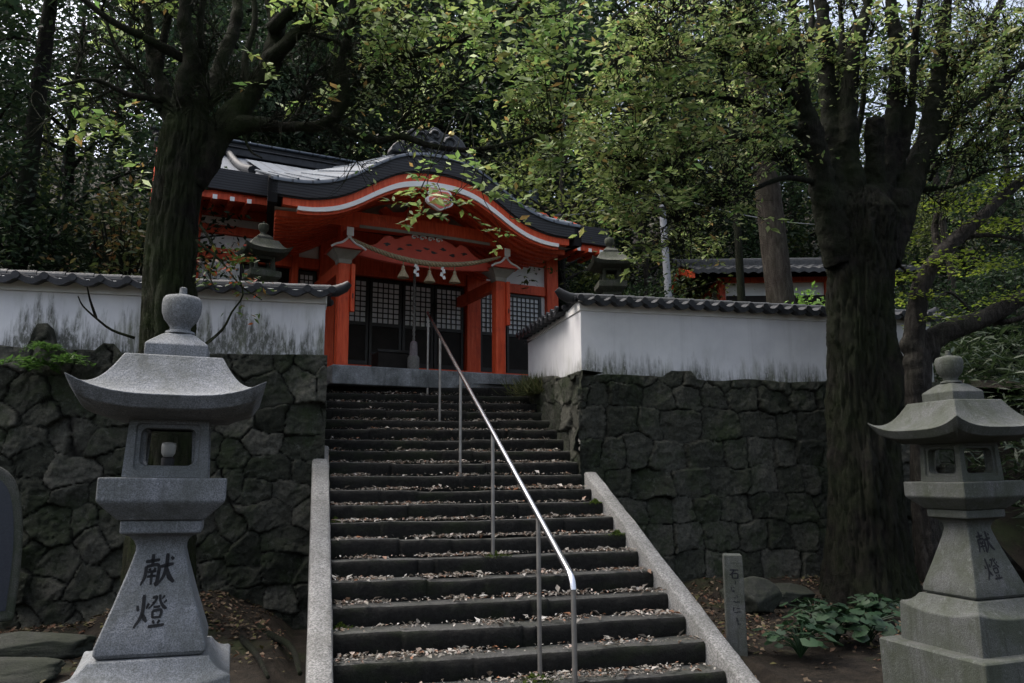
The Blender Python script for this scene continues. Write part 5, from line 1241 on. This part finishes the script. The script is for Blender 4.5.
# two dense rows and a sparser skyline
for px, Y, k, s in ((170, 23, 'blue', 1.0), (235, 25, 'ever', 1.05), (300, 23.5, 'blue', 1.05), (360, 26, 'ever', 1.1), (420, 24, 'blue', 1.1), (480, 25, 'ever', 1.1), (540, 23, 'blue', 1.15), (590, 25.5, 'ever', 1.1), (640, 23, 'ever', .95), (700, 26, 'blue', 1.0), (745, 24, 'ever', .95), (800, 26, 'olive', 1.05), (850, 24, 'ever', .95), (905, 25, 'olive', .8), (960, 23, 'ever', .6), (1010, 25, 'olive', .75), (1060, 22, 'ever', .62),
                    (110, 24, 'ever', .62), (50, 22, 'olive', .62), (-10, 24, 'ever', .6), (-70, 22, 'ever', .7),
                    (190, 39, 'ever', 1.2), (230, 36, 'ever', 1.3), (280, 39, 'ever', 1.4), (325, 36, 'ever', 1.35), (375, 39, 'ever', 1.45), (420, 36, 'ever', 1.4), (465, 39, 'ever', 1.5), (510, 36, 'ever', 1.4), (555, 39, 'ever', 1.45), (600, 36, 'ever', 1.35), (650, 39, 'ever', 1.35), (700, 36, 'ever', 1.25), (750, 39, 'ever', 1.25), (800, 37, 'ever', 1.1), (850, 39, 'ever', 1.1), (250, 21.5, 'ever', .8), (330, 22, 'ever', .85), (400, 21.8, 'ever', .85), (460, 22.2, 'ever', .9), (515, 21.6, 'ever', .85), (200, 31, 'ever', 1.1), (270, 33, 'blue', 1.1), (345, 32, 'ever', 1.15), (410, 34, 'blue', 1.2), (470, 31, 'ever', 1.2), (530, 33, 'blue', 1.2), (600, 32, 'ever', 1.1), (670, 34, 'ever', 1.0), (740, 32, 'blue', .95), (810, 33, 'thin', 1.1), (880, 31, 'thin', 1.05), (950, 33, 'thin', 1.0), (1020, 31, 'thin', 1.0),
                    (130, 30, 'thin', 1.0), (80, 28, 'thin', 1.0), (20, 29, 'thin', 1.05), (-40, 27, 'thin', 1.0),
                    (930, 27, 'thin', 1.15), (985, 26, 'thin', 1.2), (1030, 27, 'thin', 1.15), (1075, 26, 'thin', .9), (40, 25, 'thin', 1.15), (95, 26, 'thin', 1.1), (145, 27, 'thin', 1.1), (560, 18.5, 'olive', .72), (640, 19.5, 'olive', .75), (700, 21.5, 'ever', .6), (860, 20, 'ever', .62), (900, 18, 'olive', .6), (980, 17.5, 'ever', .62), (1040, 17, 'ever', .7)):
    plant(k, px + rng.normal() * 8, Y + rng.normal() * .6, s, group=G1)
for px, Y, k, s in ((60, 14.2, 'ever', .55), (-40, 13.4, 'ever', .60)):
    plant(k, px, Y, s, label='dark evergreen tree rising just behind the mouldy plaster wall', group='evergreens behind the mouldy plaster wall')
for px, Y, s in ((20, 12.6, .75), (100, 13.0, .85), (-30, 12.2, .9), (165, 14, .9)):
    plant('bush', px, Y, s, label='dense dark bush behind the mouldy plaster wall', group='bushes behind the mouldy plaster wall', cat='bush', name='evergreen_bush')
for px, Y, s in ((585, 16.5, .8), (640, 15, .75), (700, 20.5, .8), (830, 15, .6), (900, 14, .7), (955, 13.2, .7), (1000, 13.5, .9), (1040, 12.8, .9), (470, 21.5, 1.0), (560, 20.5, 1.0)):
    plant('bush', px, Y, s, label='dense dark evergreen bush in the undergrowth right of the shrine', group='bushes in the undergrowth right of the shrine', cat='bush', name='evergreen_bush')

# straight bare trunks standing behind the right wall
def pole_tree(name, label, a, b, r, m, seed, crown_h):
    rng = rs(seed); zb = float(hill_z(np.array(a.x), np.array(a.y))); d = (b - a); base = a + d * ((zb - a.z) / d.z); top = a + d * ((zb + crown_h - a.z) / d.z)
    R = empty(name, base, 0, label, 'tree'); mb = MB(); Q = trunk_mesh(mb, [base - d.normalized() * .5, base.lerp(top, .3), base.lerp(top, .65), top], [r * 1.15, r, r * .8, r * .3], rng, 20, 10, .05)
    limbs = []; C = []
    for i in range(12):
        p = Q[int(len(Q) * (.62 + .37 * rng.rand()))]; a_ = rng.rand() * 6.28; e = p + Vector((cos(a_), sin(a_), .1)) * rng.uniform(1., 2.4); limbs += limb(mb, [p, p.lerp(e, .5) + Vector((0, 0, .15)), e], r * .2, .02, 5, 3)
        C.append(np.array([tuple(p.lerp(e, x)) for x in rng.uniform(.3, 1.05, 8)]) + rng.normal(size=(8, 3)) * .25)
    C = np.concatenate(C); rel(R, mb); mb.build('trunk', m, R, True); V, F = clump_leaves(C, 18, .3, .17, rng, hang=.3); npmesh('crown', V - np.array(base), F, 'leaf_ever', R)
pole_tree('cedar_tree', 'stout straight cedar trunk rising in front of the side hall', at(780, 295, 16.2), at(764, 160, 16.2), .30, 'bark_cedar', 61, 14)
pole_tree('slender_tree', 'slender dark trunk between the utility pole and the cedar trunk', at(741, 292, 15.2), at(736, 200, 15.2), .085, 'bark_dark', 62, 9)
pole_tree('slender_tree', 'thin pale trunk behind the maple and above the end of the plaster wall', at(955, 300, 14), at(930, 140, 14), .07, 'bark_grey', 63, 10)
pole_tree('slender_tree', 'dark bare trunk at the far left above the mouldy plaster wall', at(18, 255, 12.5), at(34, 130, 12.5), .13, 'bark_dark', 64, 8)

# ------------------------------------------------------------------ smaller plants
def shrub(name, label, cat, c, rad, n, per, size, m, seed, up=.35, group=None):
    rng = rs(seed); R = empty(name, c, 0, label, cat, group); mb = MB(); C = []
    for i in range(n):
        d = Vector(rng.normal(size=3)); d.z = abs(d.z) + .4; d.normalize(); e = Vector((d.x * rad[0], d.y * rad[1], d.z * rad[2])) * rng.uniform(.5, 1.); limb(mb, [Vector((0, 0, -.05)), e * .5 + Vector((0, 0, .1 * rad[2])), e], .014, .004, 5, 3); C.append(tuple(e))
    mb.build('stems', 'bark_dark', R, True); V, F = clump_leaves(np.array(C), per, .11, size, rng, up=up); npmesh('leaves', V, F, m, R); return R
p = at(806, 300, 12.2); shrub('green_shrub', 'bright lime-green shrub behind the plaster wall beside the pollard trunk', 'shrub', (p.x, 12.2, 3.1), (.75, .5, 1.75), 70, 14, .10, 'leaf_lime', 71)
p = at(125, 250, 11.8); shrub('camellia', 'rusty-leaved camellia behind the mouldy plaster wall beside the mossy trunk', 'shrub', (p.x, 11.8, 3.1), (1.0, .7, 2.7), 130, 13, .10, 'leaf_rust', 72)
p = at(238, 240, 11.6); shrub('camellia', 'small loose camellia between the mossy trunk and the shrine eave', 'shrub', (p.x - .25, 11.6, 3.1), (.4, .4, 1.5), 24, 9, .09, 'leaf_rust', 73)
def fern(loc, s, seed, label, group):
    rng = rs(seed); R = empty('fern', loc, 0, label, 'fern', group); mb = MB(); Cs = []; Ds = []
    for i in range(11):
        a = rng.uniform(pi, 2 * pi) if i < 8 else rng.rand() * 2 * pi; L = s * rng.uniform(.7, 1.1); P = [Vector((0, 0, 0)), Vector((cos(a) * L * .4, sin(a) * L * .4, L * .38)), Vector((cos(a) * L * .8, sin(a) * L * .8, L * .3)), Vector((cos(a) * L * 1.1, sin(a) * L * 1.1, L * .02))]
        Q = limb(mb, P, .004, .002, 4, 7)
        for j in range(3, len(Q)):
            t = (Q[j] - Q[j - 1]).normalized(); n_ = t.cross(Vector((0, 0, 1))).normalized()
            for sg in (-1, 1): Cs.append(tuple(Q[j])); Ds.append(tuple(n_ * sg + t * .4))
    mb.build('stalks', 'leaf_fern', R); V, F = leaf_mesh(np.array(Cs), s * .26, rng, up=1.5, ratio=.28, dirs=np.array(Ds)); npmesh('fronds', V, F, 'leaf_fern', R)
GF = 'ferns rooted along the top of the mossy stone wall'
for px, py, s, lb in ((30, 372, .34, 'light green fern spreading from the mossy stone wall beside the picture edge'), (62, 366, .30, 'light green fern on the mossy stone wall left of the broad lantern roof'), (48, 352, .22, 'small fern tucked under the mouldy plaster wall')):
    p = at(px, py, 10.05); fern((p.x, 10.02, p.z), s, int(px), lb, GF)
def tuft(loc, h, n, seed, label, m='grass_dry', spread=.2):
    rng = rs(seed); R = empty('grass_tuft', loc, 0, label, 'grass tuft'); C = rng.normal(size=(n, 3)) * np.array([spread, spread, .0]); d = rng.normal(size=(n, 3)) * .5; d[:, 2] = 1.3
    V, F = leaf_mesh(C, h, rng, up=-.2, ratio=.05, dirs=d, fold=.1); npmesh('blades', V, F, m, R)
p = at(545, 378, 12.6); tuft((3.44, 12.2, 2.85), .30, 700, 81, 'dry grass tuft at the stair top beside the plaster corner', spread=.15)
# broad-leaved plants by the right lantern
def leafy(loc, s, seed, label):
    rng = rs(seed); R = empty('leafy_plant', loc, rng.rand() * 6, label, 'leafy plant', 'broad-leaved plants beneath the pollard tree'); mb = MB(); V = []; F = []
    for i in range(46):
        a = rng.rand() * 2 * pi; r = s * rng.uniform(.2, 1.) ; h = s * rng.uniform(.35, .85) * (1.1 - .4 * r / s); e = Vector((cos(a) * r, sin(a) * r, h)); limb(mb, [Vector((0, 0, -.03)), Vector((e.x * .35, e.y * .35, h * .7)), e], .006, .004, 4, 3)
        w_ = s * rng.uniform(.11, .22); n_ = Vector((cos(a) * .45 + rng.normal() * .2, sin(a) * .45 + rng.normal() * .2, 1)).normalized(); t = Vector((cos(a), sin(a), 0)); t = (t - n_ * t.dot(n_)).normalized(); b_ = n_.cross(t); k0 = len(V); V.append(tuple(e)); K = 11
        for k in range(K):
            q = -pi * .86 + 2 * pi * .86 * k / (K - 1); rr_ = w_ * (1 + .10 * sin(5 * q)) * (1. if k not in (0, K - 1) else .75); V.append(tuple(e + t * cos(q) * rr_ + b_ * sin(q) * rr_ - n_ * w_ * .18 * (abs(sin(q)))))
        F += [(k0, k0 + 1 + k, k0 + 2 + k) for k in range(K - 1)]
    mb.build('stems', 'leaf_plant', R); npmesh('leaves', np.array(V), np.array(F), 'leaf_plant', R)
for px, py, s, lb in ((800, 652, .36, 'glossy broad-leaved plant standing nearest the slim stone marker'), (835, 640, .42, 'largest glossy broad-leaved plant, in the middle of the clump'), (868, 640, .40, 'glossy broad-leaved plant at the corner of the weathered lantern plinth'), (815, 622, .34, 'broad-leaved plant against the pollard tree foot'), (880, 618, .36, 'broad-leaved plant behind the weathered lantern plinth')):
    p = gnd(px, py, .02); leafy((p.x, p.y, .0), s, int(px), lb)
# bamboo grass on the bank, undergrowth: uncountable cover
rng = rs(91); n = 2600; X = rng.uniform(9.3, 16, n); Y = rng.uniform(7.2, 12.8, n); t = np.clip((Y - 8) / 4.2, 0, 1); Z = -.2 + 3.35 * t * t * (3 - 2 * t); hgt = rng.uniform(.15, 1.15, n)
d = rng.normal(size=(n * 5, 3)); d[:, 2] = d[:, 2] * .4 - .1
V, F = leaf_mesh(np.repeat(np.stack([X, Y, Z + hgt], -1), 5, 0) + rng.normal(size=(n * 5, 3)) * .09, .24, rng, up=.5, ratio=.17, dirs=d)
tag(npmesh('bamboo_grass', V, F, 'leaf_sasa'), 'dense dark bamboo grass covering the bank behind the weathered lantern', 'ground cover', kind='stuff')
rng = rs(92); n = 5200; X = rng.uniform(-14, 24, n); Y = rng.uniform(13.2, 32, n); keep = ~((X > -4.5) & (X < 6.5) & (Y < 22)); X, Y = X[keep], Y[keep]; Z = hill_z(X, Y); C = np.stack([X, Y, Z + rng.uniform(.05, .9, len(X))], -1)
V, F = clump_leaves(C, 5, .22, .2, rng); tag(npmesh('undergrowth', V, F, 'leaf_ever'), 'dark leafy undergrowth covering the wooded slope', 'ground cover', kind='stuff')

# ------------------------------------------------------------------ fallen leaves

rng = rs(95); C = []
for k in range(-1, 19):
    y0 = D0 + k * RUN; z = (k + 1) * H + .016; n = 1300 if k < 12 else 800
    x = rng.uniform(.26, 3.36, n); dens = fbm(np.stack([x * 2.2, x * 0 + k * 2.1, x * 0], -1), 3); keep = rng.rand(n) < np.clip((dens - .36) * 5.5, .10, 1); x = x[keep]
    q = rng.beta(1.15, 1.0, len(x)); y = y0 + .012 + (RUN - .02) * q; C.append(np.stack([x, y, z - .020 * q + rng.rand(len(x)) * .010], -1))
C = np.concatenate(C); sel = rng.rand(len(C)) < .10
V, F = leaf_mesh(C[~sel], .034, rng, up=.9, ratio=.5, fold=.5); V2, F2 = leaf_mesh(C[sel], .075, rng, up=1.2, ratio=.5, fold=.6); F = np.concatenate([F, F2 + len(V)]); V = np.concatenate([V, V2])
tag(npmesh('stair_leaves', V, F, 'litter'), 'pale and russet fallen leaves scattered over the stair treads', 'fallen leaves', kind='stuff')
rng = rs(96); n = 26000; X = rng.uniform(-5, 9.5, n); Y = rng.uniform(4.8, 10.1, n); d_ = fbm(np.stack([X * .9, Y * .9, X * 0], -1), 3); keep = (rng.rand(n) < np.clip((d_ - .38) * 4, .05, 1)) & ~((X > -.05) & (X < 3.6) & (Y > 5.0))
X, Y = X[keep], Y[keep]
gm = bpy.data.objects['ground']; dg = bpy.context.evaluated_depsgraph_get(); C = []
for x, y in zip(X, Y):
    ok, loc, nn, ix = gm.ray_cast(Vector((x, y, 3)), Vector((0, 0, -1)))
    if ok: C.append((x, y, loc.z + .012))
V, F = leaf_mesh(np.array(C), .06, rng, up=.9, ratio=.55, fold=.4)
tag(npmesh('ground_leaves', V, F, 'litter_dark'), 'brown fallen leaves lying on the earth below the walls', 'fallen leaves', kind='stuff')
# a pale patch of leaves at the kerb and a few roots
rng = rs(97)
for i, (pts, r0) in enumerate((([(245, 610), (262, 632), (290, 648), (300, 676)], .05), ([(232, 632), (255, 655), (268, 680)], .04))):
    P = [gnd(x, y, .0) for x, y in pts]; P = [Vector((q.x, q.y, .02)) for q in P]; mb = MB(); limb(mb, P, r0, r0 * .4, 8); rt = tag(mb.build('tree_root', 'bark_dark', None, True), ['dark root snaking over the earth between the lantern plinth and the kerb', 'short dark root beside the lantern plinth'][i], 'root')
